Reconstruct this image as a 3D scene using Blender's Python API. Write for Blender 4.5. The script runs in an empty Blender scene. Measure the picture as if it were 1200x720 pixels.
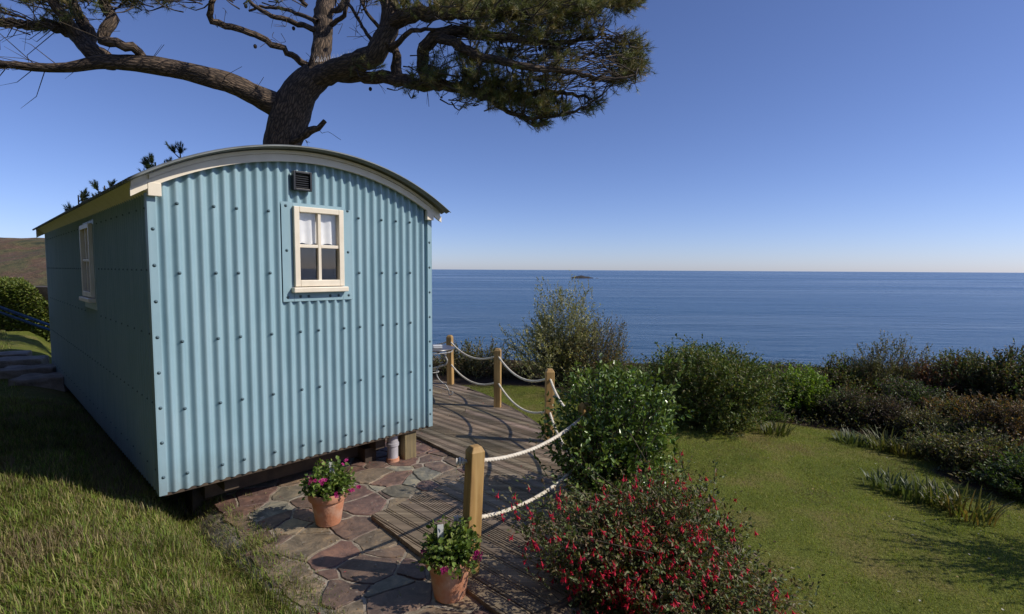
import bpy, bmesh, math, random
import numpy as np
from mathutils import Vector, Matrix
R = math.radians
rng = np.random.default_rng(7)
random.seed(7)
S = bpy.context.scene
COL = S.collection

# ------------------------------------------------------------------ camera
F, PITCH, ROLL, CZ = 620.0, 0.0712, 0.0053, 1.80       # focal length in pixels of a 1200 px wide frame
cam = bpy.data.cameras.new('camera'); camo = bpy.data.objects.new('camera', cam); COL.objects.link(camo)
cam.sensor_width = 36.0; cam.lens = F / 1200 * 36.0
cam.clip_start = 0.05; cam.clip_end = 90000
fw = Vector((0, math.cos(PITCH), -math.sin(PITCH)))
up = Vector((0, math.sin(PITCH), math.cos(PITCH)))
rt = Vector((1, 0, 0))
ct, st = math.cos(ROLL), math.sin(ROLL)
r2 = rt * ct + up * st; u2 = up * ct - rt * st
camo.matrix_world = Matrix(((r2.x, u2.x, -fw.x, 0), (r2.y, u2.y, -fw.y, 0), (r2.z, u2.z, -fw.z, CZ), (0, 0, 0, 1)))
S.camera = camo

# ------------------------------------------------------------------ world, sun, exposure
SUN_EL, SUN_AZ = R(38), R(100)                          # azimuth clockwise from +Y
w = bpy.data.worlds.new('World'); S.world = w; w.use_nodes = True
nt = w.node_tree; bg = nt.nodes['Background']
sky = nt.nodes.new('ShaderNodeTexSky'); sky.sky_type = 'NISHITA'; sky.sun_disc = False
sky.sun_elevation = SUN_EL; sky.sun_rotation = SUN_AZ
sky.altitude = 40; sky.air_density = 0.72; sky.dust_density = 0.32; sky.ozone_density = 3.0
wb = nt.nodes.new('ShaderNodeMixRGB'); wb.blend_type = 'MULTIPLY'; wb.inputs[0].default_value = 1; wb.inputs[2].default_value = (1.01, 1.0, 1.28, 1)
nt.links.new(sky.outputs[0], wb.inputs[1]); nt.links.new(wb.outputs[0], bg.inputs[0]); bg.inputs[1].default_value = 0.12
sl = bpy.data.lights.new('sun', 'SUN'); sl.energy = 4.7; sl.angle = R(0.53); sl.color = (1, 0.93, 0.82)
so = bpy.data.objects.new('sun', sl); COL.objects.link(so)
sd = Vector((math.sin(SUN_AZ) * math.cos(SUN_EL), math.cos(SUN_AZ) * math.cos(SUN_EL), math.sin(SUN_EL)))
so.rotation_euler = sd.to_track_quat('Z', 'Y').to_euler()
S.view_settings.view_transform = 'Standard'; S.view_settings.look = 'None'
S.view_settings.gamma = 1.0; S.view_settings.exposure = -0.22
S.view_settings.use_curve_mapping = False
S.render.engine = 'CYCLES'
S.cycles.max_bounces = 8; S.cycles.transparent_max_bounces = 16

# ------------------------------------------------------------------ measuring helpers
def ray(px, py):
    a = (px - 600) / F; b = (360 - py) / F
    return fw + r2 * a + u2 * b
def at(px, py, Y):                                      # point of the sight line at distance Y in front of the camera
    d = ray(px, py); t = Y / d.y
    return Vector((d.x * t, Y, CZ + d.z * t))
def gnd(px, py, z=0.0):                                 # point of the sight line at height z
    d = ray(px, py); t = (z - CZ) / d.z
    return Vector((d.x * t, d.y * t, z))

# ------------------------------------------------------------------ materials
def nodes(name):
    m = bpy.data.materials.new(name); m.use_nodes = True
    n = m.node_tree.nodes; return m, n, m.node_tree.links, n['Principled BSDF']
def N(n, t, **kw):
    x = n.new(t)
    for k, v in kw.items():
        if k in x.inputs: x.inputs[k].default_value = v
        else: setattr(x, k, v)
    return x
def ramp(n, stops):
    r = n.new('ShaderNodeValToRGB'); e = r.color_ramp.elements
    while len(e) < len(stops): e.new(0.5)
    for i, (p, c) in enumerate(stops):
        e[i].position = p; e[i].color = (*c, 1)
    return r
def mat(name, c1, c2=None, scale=6.0, rough=0.6, bump=0.0, bscale=40, spec=0.5, metal=0, stretch=(1, 1, 1), detail=6, pos=(0.35, 0.65), bdist=0.01):
    m, n, l, b = nodes(name)
    tc = N(n, 'ShaderNodeTexCoord'); mp = N(n, 'ShaderNodeMapping'); mp.inputs['Scale'].default_value = stretch
    l.new(tc.outputs['Object'], mp.inputs[0])
    b.inputs['Roughness'].default_value = rough; b.inputs['Metallic'].default_value = metal
    b.inputs['Specular IOR Level'].default_value = spec
    if c2 is None: c2 = tuple(x * 0.85 for x in c1)
    ns = N(n, 'ShaderNodeTexNoise', Scale=scale, Detail=detail); l.new(mp.outputs[0], ns.inputs['Vector'])
    rp = ramp(n, [(pos[0], c1), (pos[1], c2)]); l.new(ns.outputs[0], rp.inputs[0]); l.new(rp.outputs[0], b.inputs['Base Color'])
    if bump:
        nb = N(n, 'ShaderNodeTexNoise', Scale=bscale, Detail=5); l.new(mp.outputs[0], nb.inputs['Vector'])
        bp = N(n, 'ShaderNodeBump', Strength=bump, Distance=bdist); l.new(nb.outputs[0], bp.inputs['Height']); l.new(bp.outputs[0], b.inputs['Normal'])
    return m
def leafmat(name, rough=0.5, trans=0.3, spec=0.4):
    m, n, l, b = nodes(name)
    a = N(n, 'ShaderNodeVertexColor'); a.layer_name = 'tint'
    l.new(a.outputs[0], b.inputs['Base Color']); b.inputs['Roughness'].default_value = rough
    b.inputs['Specular IOR Level'].default_value = spec
    if trans:
        t = N(n, 'ShaderNodeBsdfTranslucent'); g = N(n, 'ShaderNodeMixRGB', blend_type='MULTIPLY'); g.inputs[0].default_value = 1
        g.inputs[2].default_value = (1.25, 1.3, 0.55, 1); l.new(a.outputs[0], g.inputs[1]); l.new(g.outputs[0], t.inputs[0])
        mx = N(n, 'ShaderNodeMixShader'); mx.inputs[0].default_value = trans
        l.new(b.outputs[0], mx.inputs[1]); l.new(t.outputs[0], mx.inputs[2]); l.new(mx.outputs[0], n['Material Output'].inputs[0])
    return m
M = {}
M['leaf'] = leafmat('leaf'); M['gloss_leaf'] = leafmat('glossy_leaf', 0.27, 0.18, 0.6)
M['grass'] = leafmat('grass_blade', 0.55, 0.35, 0.3); M['needle'] = leafmat('pine_needle', 0.5, 0.15, 0.4)
M['petal'] = leafmat('petal', 0.55, 0.3, 0.3)
M['cream'] = mat('cream_paint', (0.84, 0.75, 0.60), (0.77, 0.68, 0.53), 9, 0.45, 0.05, 60)
M['twig'] = mat('twig_bark', (0.10, 0.075, 0.05), (0.05, 0.037, 0.026), 12, 0.85)
M['black'] = mat('black_plastic', (0.018, 0.019, 0.022), (0.01, 0.01, 0.012), 9, 0.4)
M['iron'] = mat('dark_iron', (0.03, 0.03, 0.032), (0.06, 0.04, 0.03), 12, 0.6, 0.2)
M['chassis'] = mat('chassis_timber', (0.10, 0.07, 0.045), (0.05, 0.035, 0.025), 8, 0.8, 0.3, 30)
M['greypipe'] = mat('grey_plastic_pipe', (0.50, 0.47, 0.50), (0.42, 0.40, 0.42), 12, 0.4)
M['terra'] = mat('terracotta', (0.56, 0.24, 0.13), (0.60, 0.38, 0.27), 14, 0.8, 0.25, 60, pos=(.42, .72))
M['soil'] = mat('potting_soil', (0.04, 0.028, 0.02), (0.02, 0.014, 0.01), 40, 0.95, 0.8, 60)
M['white'] = mat('white_plastic', (0.78, 0.78, 0.76), (0.7, 0.7, 0.68), 10, 0.4)
M['cast'] = mat('white_cast_metal', (0.45, 0.44, 0.41), (0.16, 0.155, 0.14), 30, 0.45, 0.1)
M['tabletop'] = mat('dark_table_top', (0.10, 0.095, 0.10), (0.05, 0.05, 0.055), 30, 0.35)
M['lining'] = mat('interior_lining', (0.16, 0.13, 0.10), (0.12, 0.10, 0.08), 5, 0.7)
M['blind'] = mat('white_blind', (0.82, 0.82, 0.80), (0.72, 0.72, 0.72), 14, 0.8)
M['bluerail'] = mat('blue_metal_rail', (0.22, 0.32, 0.50), (0.16, 0.24, 0.40), 12, 0.22, metal=0.6)
M['spike'] = mat('clear_spike', (0.75, 0.77, 0.8), (0.7, 0.7, 0.72), 5, 0.2)
M['cone'] = mat('pine_cone', (0.06, 0.04, 0.03), (0.03, 0.02, 0.015), 30, 0.8, 0.5)

def paint_mat():
    m, n, l, b = nodes('pale_blue_paint')
    tc = N(n, 'ShaderNodeTexCoord')
    mp = N(n, 'ShaderNodeMapping'); mp.inputs['Scale'].default_value = (3, 3, 0.7); l.new(tc.outputs['Object'], mp.inputs[0])
    ns = N(n, 'ShaderNodeTexNoise', Scale=2.4, Detail=7, Roughness=0.65); l.new(mp.outputs[0], ns.inputs['Vector'])
    rp = ramp(n, [(0.22, (0.225, 0.355, 0.405)), (0.5, (0.275, 0.415, 0.47)), (0.8, (0.325, 0.455, 0.505))]); l.new(ns.outputs[0], rp.inputs[0])
    n2 = N(n, 'ShaderNodeTexNoise', Scale=55, Detail=3); l.new(tc.outputs['Object'], n2.inputs['Vector'])
    r3 = ramp(n, [(0.68, (1, 1, 1)), (0.80, (0.72, 0.76, 0.74))]); l.new(n2.outputs[0], r3.inputs[0])
    mx = N(n, 'ShaderNodeMixRGB', blend_type='MULTIPLY'); mx.inputs[0].default_value = 0.55
    l.new(rp.outputs[0], mx.inputs[1]); l.new(r3.outputs[0], mx.inputs[2])
    # mud splashed up from the ground on the lowest hand's breadth, thinning out unevenly
    sx = N(n, 'ShaderNodeSeparateXYZ'); l.new(tc.outputs['Object'], sx.inputs[0]); mr = N(n, 'ShaderNodeMapRange'); mr.inputs['From Min'].default_value = .28; mr.inputs['From Max'].default_value = .52; mr.inputs['To Min'].default_value = .62; mr.inputs['To Max'].default_value = 0
    l.new(sx.outputs[2], mr.inputs['Value']); n5 = N(n, 'ShaderNodeTexNoise', Scale=14, Detail=8, Roughness=0.7); l.new(tc.outputs['Object'], n5.inputs['Vector']); ml = N(n, 'ShaderNodeMath', operation='MULTIPLY'); l.new(mr.outputs[0], ml.inputs[0]); l.new(n5.outputs[0], ml.inputs[1])
    md = N(n, 'ShaderNodeMixRGB'); md.inputs[2].default_value = (.16, .14, .11, 1); l.new(ml.outputs[0], md.inputs[0]); l.new(mx.outputs[0], md.inputs[1]); l.new(md.outputs[0], b.inputs['Base Color'])
    b.inputs['Roughness'].default_value = 0.48; b.inputs['Specular IOR Level'].default_value = 0.35
    n3 = N(n, 'ShaderNodeTexNoise', Scale=9, Detail=3); l.new(tc.outputs['Object'], n3.inputs['Vector'])
    bp = N(n, 'ShaderNodeBump', Strength=0.25, Distance=0.006); l.new(n3.outputs[0], bp.inputs['Height']); l.new(bp.outputs[0], b.inputs['Normal'])
    return m
M['paint'] = paint_mat()
M['bolt'] = mat('bolt_paint', (0.09, 0.15, 0.18), (0.05, 0.085, 0.10), 40, 0.5)
M['roof'] = mat('grey_roof_sheet', (0.20, 0.215, 0.205), (0.13, 0.14, 0.13), 5, 0.5, 0.1, 50)

def glass_mat():
    m, n, l, b = nodes('window_glass')
    t = N(n, 'ShaderNodeBsdfTransparent'); g = N(n, 'ShaderNodeBsdfGlossy', Roughness=0.02)
    lw = N(n, 'ShaderNodeLayerWeight', Blend=0.5); pw = N(n, 'ShaderNodeMath', operation='POWER'); pw.inputs[1].default_value = 4.0
    f = N(n, 'ShaderNodeMath', operation='MULTIPLY_ADD'); f.inputs[1].default_value = 0.9; f.inputs[2].default_value = 0.05
    l.new(lw.outputs['Facing'], pw.inputs[0]); l.new(pw.outputs[0], f.inputs[0]); mx = N(n, 'ShaderNodeMixShader')
    l.new(f.outputs[0], mx.inputs[0]); l.new(t.outputs[0], mx.inputs[1]); l.new(g.outputs[0], mx.inputs[2]); l.new(mx.outputs[0], n['Material Output'].inputs[0])
    return m
M['glass'] = glass_mat()

def wood_mat(name, c1, c2, c3, axis=2, scale=1.0, rough=0.7):
    m, n, l, b = nodes(name)
    tc = N(n, 'ShaderNodeTexCoord'); mp = N(n, 'ShaderNodeMapping')
    s = [14, 14, 14]; s[axis] = 0.9; mp.inputs['Scale'].default_value = s
    l.new(tc.outputs['Object'], mp.inputs[0])
    ns = N(n, 'ShaderNodeTexNoise', Scale=scale * 2, Detail=8, Distortion=0.8); l.new(mp.outputs[0], ns.inputs['Vector'])
    rp = ramp(n, [(0.3, c1), (0.52, c2), (0.72, c3)]); l.new(ns.outputs[0], rp.inputs[0])
    n2 = N(n, 'ShaderNodeTexNoise', Scale=2.2, Detail=5); l.new(tc.outputs['Object'], n2.inputs['Vector'])
    r2_ = ramp(n, [(0.33, (0.50, 0.50, 0.48)), (0.46, (0.85, 0.84, 0.80)), (0.62, (1.05, 1.03, 1))]); l.new(n2.outputs[0], r2_.inputs[0])
    mx = N(n, 'ShaderNodeMixRGB', blend_type='MULTIPLY'); mx.inputs[0].default_value = 0.8
    l.new(rp.outputs[0], mx.inputs[1]); l.new(r2_.outputs[0], mx.inputs[2]); l.new(mx.outputs[0], b.inputs['Base Color'])
    bp = N(n, 'ShaderNodeBump', Strength=0.35, Distance=0.004); l.new(ns.outputs[0], bp.inputs['Height']); l.new(bp.outputs[0], b.inputs['Normal'])
    b.inputs['Roughness'].default_value = rough
    return m
M['post'] = wood_mat('post_timber', (0.56, 0.37, 0.15), (0.46, 0.28, 0.10), (0.29, 0.165, 0.06))

def deck_mat():
    m, n, l, b = nodes('weathered_decking')
    tc = N(n, 'ShaderNodeTexCoord'); mp = N(n, 'ShaderNodeMapping')
    mp.inputs['Rotation'].default_value = (0, 0, R(-136)); mp.inputs['Scale'].default_value = (0.8, 16, 8)
    l.new(tc.outputs['Object'], mp.inputs[0])
    ns = N(n, 'ShaderNodeTexNoise', Scale=2.0, Detail=8); l.new(mp.outputs[0], ns.inputs['Vector'])
    rp = ramp(n, [(0.3, (0.15, 0.115, 0.083)), (0.5, (0.22, 0.172, 0.125)), (0.75, (0.36, 0.295, 0.22))]); l.new(ns.outputs[0], rp.inputs[0])
    n2 = N(n, 'ShaderNodeTexNoise', Scale=1.6, Detail=7); l.new(tc.outputs['Object'], n2.inputs['Vector'])
    r2_ = ramp(n, [(0.34, (0.55, 0.56, 0.5)), (0.62, (1.15, 1.1, 1.05))]); l.new(n2.outputs[0], r2_.inputs[0])
    a = N(n, 'ShaderNodeVertexColor'); a.layer_name = 'tint'
    mx = N(n, 'ShaderNodeMixRGB', blend_type='MULTIPLY'); mx.inputs[0].default_value = 1
    l.new(rp.outputs[0], mx.inputs[1]); l.new(r2_.outputs[0], mx.inputs[2])
    mx2 = N(n, 'ShaderNodeMixRGB', blend_type='MULTIPLY'); mx2.inputs[0].default_value = 1
    l.new(mx.outputs[0], mx2.inputs[1]); l.new(a.outputs[0], mx2.inputs[2]); l.new(mx2.outputs[0], b.inputs['Base Color'])
    bp = N(n, 'ShaderNodeBump', Strength=0.4, Distance=0.004); l.new(ns.outputs[0], bp.inputs['Height']); l.new(bp.outputs[0], b.inputs['Normal'])
    b.inputs['Roughness'].default_value = 0.75
    return m
M['deck'] = deck_mat()

def stone_mat():
    m, n, l, b = nodes('slate_paving')
    tc = N(n, 'ShaderNodeTexCoord'); a = N(n, 'ShaderNodeVertexColor'); a.layer_name = 'tint'
    ns = N(n, 'ShaderNodeTexNoise', Scale=9, Detail=9, Roughness=0.68, Distortion=0.6); l.new(tc.outputs['Object'], ns.inputs['Vector'])
    rp = ramp(n, [(0.30, (0.42, 0.42, 0.42)), (0.5, (1, 1, 1)), (0.68, (1.75, 1.62, 1.4))]); l.new(ns.outputs[0], rp.inputs[0])
    mx = N(n, 'ShaderNodeMixRGB', blend_type='MULTIPLY'); mx.inputs[0].default_value = 1
    l.new(a.outputs[0], mx.inputs[1]); l.new(rp.outputs[0], mx.inputs[2])
    n3 = N(n, 'ShaderNodeTexNoise', Scale=26, Detail=6, Roughness=0.7); l.new(tc.outputs['Object'], n3.inputs['Vector'])
    r3 = ramp(n, [(0.60, (0, 0, 0)), (0.68, (1, 1, 1))]); l.new(n3.outputs[0], r3.inputs[0])
    m2 = N(n, 'ShaderNodeMixRGB'); m2.inputs[2].default_value = (0.36, 0.33, 0.27, 1)
    mm = N(n, 'ShaderNodeMath', operation='MULTIPLY'); mm.inputs[1].default_value = 0.55
    l.new(r3.outputs[0], mm.inputs[0]); l.new(mm.outputs[0], m2.inputs[0]); l.new(mx.outputs[0], m2.inputs[1]); l.new(m2.outputs[0], b.inputs['Base Color'])
    b.inputs['Roughness'].default_value = 0.6
    bp = N(n, 'ShaderNodeBump', Strength=0.7, Distance=0.012); l.new(ns.outputs[0], bp.inputs['Height']); l.new(bp.outputs[0], b.inputs['Normal'])
    return m
M['stone'] = stone_mat()
M['mortar'] = mat('mortar', (0.38, 0.32, 0.25), (0.20, 0.165, 0.12), 9, 0.9, 0.9, 45)
M['stepstone'] = mat('step_stone', (0.34, 0.28, 0.22), (0.18, 0.15, 0.12), 6, 0.85, 0.8, 18, bdist=0.03)

def bark_mat():
    m, n, l, b = nodes('pine_bark')
    uv = N(n, 'ShaderNodeUVMap'); mp = N(n, 'ShaderNodeMapping'); mp.inputs['Scale'].default_value = (20, 5, 1)
    l.new(uv.outputs[0], mp.inputs[0])
    v = N(n, 'ShaderNodeTexVoronoi', Scale=1.3, feature='DISTANCE_TO_EDGE'); 
    tc = N(n, 'ShaderNodeTexCoord'); nz = N(n, 'ShaderNodeTexNoise', Scale=5, Detail=6); l.new(tc.outputs['Object'], nz.inputs['Vector'])
    ad = N(n, 'ShaderNodeMixRGB', blend_type='LINEAR_LIGHT'); ad.inputs[0].default_value = 0.5
    l.new(mp.outputs[0], ad.inputs[1]); l.new(nz.outputs[1], ad.inputs[2]); l.new(ad.outputs[0], v.inputs['Vector'])
    rp = ramp(n, [(0.02, (0.035, 0.025, 0.018)), (0.2, (0.135, 0.092, 0.06)), (0.6, (0.21, 0.15, 0.10))]); l.new(v.outputs[0], rp.inputs[0])
    l.new(rp.outputs[0], b.inputs['Base Color']); b.inputs['Roughness'].default_value = 0.9
    bp = N(n, 'ShaderNodeBump', Strength=1.0, Distance=0.03); l.new(v.outputs[0], bp.inputs['Height']); l.new(bp.outputs[0], b.inputs['Normal'])
    return m
M['bark'] = bark_mat()

def ground_mat():
    m, n, l, b = nodes('turf_ground')
    tc = N(n, 'ShaderNodeTexCoord'); a = N(n, 'ShaderNodeVertexColor'); a.layer_name = 'tint'
    n1 = N(n, 'ShaderNodeTexNoise', Scale=1.1, Detail=8, Roughness=0.65); l.new(tc.outputs['Object'], n1.inputs['Vector'])
    r1 = ramp(n, [(0.32, (0.10, 0.13, 0.025)), (0.5, (0.15, 0.17, 0.035)), (0.68, (0.21, 0.17, 0.07))]); l.new(n1.outputs[0], r1.inputs[0])
    n2 = N(n, 'ShaderNodeTexNoise', Scale=40, Detail=6, Roughness=0.7); l.new(tc.outputs['Object'], n2.inputs['Vector'])
    r2_ = ramp(n, [(0.3, (0.5, 0.5, 0.5)), (0.7, (1.3, 1.3, 1.2))]); l.new(n2.outputs[0], r2_.inputs[0])
    mx = N(n, 'ShaderNodeMixRGB', blend_type='MULTIPLY'); mx.inputs[0].default_value = 1
    l.new(r1.outputs[0], mx.inputs[1]); l.new(r2_.outputs[0], mx.inputs[2])
    m2 = N(n, 'ShaderNodeMixRGB'); m2.inputs[2].default_value = (0.055, 0.038, 0.026, 1)
    sp = N(n, 'ShaderNodeSeparateColor'); l.new(a.outputs[0], sp.inputs[0]); l.new(sp.outputs[0], m2.inputs[0])
    l.new(mx.outputs[0], m2.inputs[1]); l.new(m2.outputs[0], b.inputs['Base Color'])
    b.inputs['Roughness'].default_value = 0.95; b.inputs['Specular IOR Level'].default_value = 0.1
    bp = N(n, 'ShaderNodeBump', Strength=0.8, Distance=0.03); l.new(n2.outputs[0], bp.inputs['Height']); l.new(bp.outputs[0], b.inputs['Normal'])
    return m
M['ground'] = ground_mat()

def sea_mat():
    m, n, l, b = nodes('sea_water')
    tc = N(n, 'ShaderNodeTexCoord')
    b.inputs['Base Color'].default_value = (0.012, 0.045, 0.105, 1)
    b.inputs['Roughness'].default_value = 0.22; b.inputs['IOR'].default_value = 1.33
    mp = N(n, 'ShaderNodeMapping'); mp.inputs['Scale'].default_value = (0.28, 1.0, 1); mp.inputs['Rotation'].default_value = (0, 0, R(7)); l.new(tc.outputs['Object'], mp.inputs[0])
    n1 = N(n, 'ShaderNodeTexNoise', Scale=0.11, Detail=7, Roughness=0.62); l.new(mp.outputs[0], n1.inputs['Vector'])
    n2 = N(n, 'ShaderNodeTexNoise', Scale=0.012, Detail=5, Roughness=0.55); l.new(mp.outputs[0], n2.inputs['Vector'])
    b1 = N(n, 'ShaderNodeBump', Strength=0.75, Distance=3.0); l.new(n1.outputs[0], b1.inputs['Height'])
    b2 = N(n, 'ShaderNodeBump', Strength=0.5, Distance=16.0); l.new(n2.outputs[0], b2.inputs['Height']); l.new(b1.outputs[0], b2.inputs['Normal'])
    l.new(b2.outputs[0], b.inputs['Normal'])
    # smooth slicks and current bands: surface roughness differs, plus slightly different water colour
    mp2 = N(n, 'ShaderNodeMapping'); mp2.inputs['Scale'].default_value = (0.18, 1.0, 1); l.new(tc.outputs['Object'], mp2.inputs[0])
    n3 = N(n, 'ShaderNodeTexNoise', Scale=0.0022, Detail=6, Roughness=0.6, Distortion=0.5); l.new(mp2.outputs[0], n3.inputs['Vector'])
    r3 = ramp(n, [(0.38, (0.012, 0.052, 0.105)), (0.52, (0.020, 0.074, 0.145)), (0.66, (0.038, 0.105, 0.19))]); l.new(n3.outputs[0], r3.inputs[0])
    l.new(r3.outputs[0], b.inputs['Base Color'])
    r4 = ramp(n, [(0.40, (.18,) * 3), (0.62, (.30,) * 3)]); l.new(n3.outputs[0], r4.inputs[0]); l.new(r4.outputs[0], b.inputs['Roughness'])
    return m
M['sea'] = sea_mat()
def hill_mat():
    m, n, l, b = nodes('moorland')
    tc = N(n, 'ShaderNodeTexCoord')
    n1 = N(n, 'ShaderNodeTexNoise', Scale=0.028, Detail=9, Roughness=0.7, Distortion=0.4); l.new(tc.outputs['Object'], n1.inputs['Vector'])
    r1 = ramp(n, [(0.36, (0.03, 0.04, 0.015)), (0.45, (0.11, 0.10, 0.04)), (0.54, (0.13, 0.075, 0.045)), (0.64, (0.21, 0.17, 0.09))]); l.new(n1.outputs[0], r1.inputs[0])
    n2 = N(n, 'ShaderNodeTexNoise', Scale=0.3, Detail=6, Roughness=0.7); l.new(tc.outputs['Object'], n2.inputs['Vector'])
    r2_ = ramp(n, [(0.3, (0.55, 0.55, 0.55)), (0.7, (1.3, 1.25, 1.2))]); l.new(n2.outputs[0], r2_.inputs[0])
    mx = N(n, 'ShaderNodeMixRGB', blend_type='MULTIPLY'); mx.inputs[0].default_value = 1
    l.new(r1.outputs[0], mx.inputs[1]); l.new(r2_.outputs[0], mx.inputs[2]); l.new(mx.outputs[0], b.inputs['Base Color'])
    b.inputs['Roughness'].default_value = 0.95
    bp = N(n, 'ShaderNodeBump', Strength=0.8, Distance=3); l.new(n2.outputs[0], bp.inputs['Height']); l.new(bp.outputs[0], b.inputs['Normal'])
    return m
M['hill'] = hill_mat()
M['rock'] = mat('dark_sea_rock', (0.03, 0.03, 0.03), (0.06, 0.05, 0.045), 0.1, 0.9)
M['rope'] = mat('pale_rope', (0.74, 0.68, 0.56), (0.60, 0.53, 0.42), 30, 0.85, 0.2, 200, bdist=0.002)

# ------------------------------------------------------------------ mesh helpers
def tag(o, label=None, cat=None, group=None, kind=None):
    if label: o['label'] = label
    if cat: o['category'] = cat
    if group: o['group'] = group
    if kind: o['kind'] = kind
    return o
def empty(name, loc, label, cat, group=None, rz=0):
    o = bpy.data.objects.new(name, None); COL.objects.link(o); o.location = loc; o.rotation_euler[2] = rz
    o.empty_display_size = 0.1
    o['_m'] = 0
    del o['_m']
    return tag(o, label, cat, group)
def put(name, me, m=None, parent=None, smooth=False):
    o = bpy.data.objects.new(name, me); COL.objects.link(o)
    if m is not None: me.materials.append(m)
    if smooth: me.polygons.foreach_set('use_smooth', np.ones(len(me.polygons), bool))
    if parent is not None:
        o.parent = parent
        mw = Matrix.Translation(parent.location) @ parent.rotation_euler.to_matrix().to_4x4()
        if parent.parent is not None: mw = Matrix.Identity(4)
        o.matrix_parent_inverse = mw.inverted()
    return o
# everything below is modelled in world coordinates; put() sets the parent inverse so children keep their place
def np_mesh(name, V, Fs, tint=None, uv=None):
    V = np.asarray(V, dtype=np.float32); me = bpy.data.meshes.new(name)
    Fs = [np.asarray(f, dtype=np.int32) for f in (Fs if isinstance(Fs, list) else [Fs]) if len(f)]
    me.vertices.add(len(V)); me.vertices.foreach_set('co', V.ravel())
    nl = sum(f.size for f in Fs); me.loops.add(nl); me.loops.foreach_set('vertex_index', np.concatenate([f.ravel() for f in Fs]))
    tot = np.concatenate([np.full(len(f), f.shape[1], np.int32) for f in Fs]); st_ = np.concatenate([[0], np.cumsum(tot)[:-1]]).astype(np.int32)
    me.polygons.add(len(tot)); me.polygons.foreach_set('loop_start', st_); me.polygons.foreach_set('loop_total', tot)
    if tint is not None:
        c = np.ones((len(V), 4), np.float32); c[:, :3] = tint
        at_ = me.color_attributes.new('tint', 'FLOAT_COLOR', 'POINT'); at_.data.foreach_set('color', c.ravel())
    if uv is not None:
        u = me.uv_layers.new(name='UVMap'); idx = np.concatenate([f.ravel() for f in Fs]); u.data.foreach_set('uv', np.asarray(uv, np.float32)[idx].ravel())
    me.update(); me.validate(); return me

class MB:
    """collects solids into one mesh"""
    def __init__(s): s.v = []; s.f = []
    def add(s, vs, fs):
        k = len(s.v); s.v += [tuple(v) for v in vs]; s.f += [tuple(i + k for i in f) for f in fs]; return s
    def box(s, o, ax, ay, az):                          # corner + three edge vectors
        o, ax, ay, az = map(Vector, (o, ax, ay, az))
        vs = [o, o + ax, o + ax + ay, o + ay, o + az, o + ax + az, o + ax + ay + az, o + ay + az]
        return s.add(vs, [(0, 3, 2, 1), (4, 5, 6, 7), (0, 1, 5, 4), (1, 2, 6, 5), (2, 3, 7, 6), (3, 0, 4, 7)])
    def cbox(s, c, ax, ay, az):                         # centre + full vectors
        c, ax, ay, az = map(Vector, (c, ax, ay, az)); return s.box(c - (ax + ay + az) / 2, ax, ay, az)
    def tube(s, pts, rad, n=8, caps=True):
        v, f = tube_np(pts, rad, n); k = len(s.v); s.v += [tuple(x) for x in v]; s.f += [tuple(int(i) + k for i in q) for q in f]
        if caps:
            s.f.append(tuple(range(k, k + n))[::-1]); e = len(s.v) - n; s.f.append(tuple(range(e, e + n)))
        return s
    def lathe(s, c, prof, n=32):
        k = len(s.v); c = Vector(c)
        for r_, z in prof:
            for i in range(n):
                t = 2 * math.pi * i / n; s.v.append((c.x + r_ * math.cos(t), c.y + r_ * math.sin(t), c.z + z))
        for j in range(len(prof) - 1):
            for i in range(n):
                a = k + j * n + i; b = k + j * n + (i + 1) % n; s.f.append((a, b, b + n, a + n))
        return s
    def mesh(s, name): 
        me = bpy.data.meshes.new(name); me.from_pydata(s.v, [], s.f); me.update(); return me
    def build(s, name, m, parent=None, smooth=False, bevel=0, smooth_angle=None):
        o = put(name, s.mesh(name), m, parent, smooth)
        if bevel:
            b = o.modifiers.new('bevel', 'BEVEL'); b.width = bevel; b.segments = 2; b.limit_method = 'ANGLE'; b.angle_limit = R(40)
        if smooth_angle: 
            o.data.polygons.foreach_set('use_smooth', np.ones(len(o.data.polygons), bool)); o.data.set_sharp_from_angle(angle=R(smooth_angle))
        return o

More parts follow.
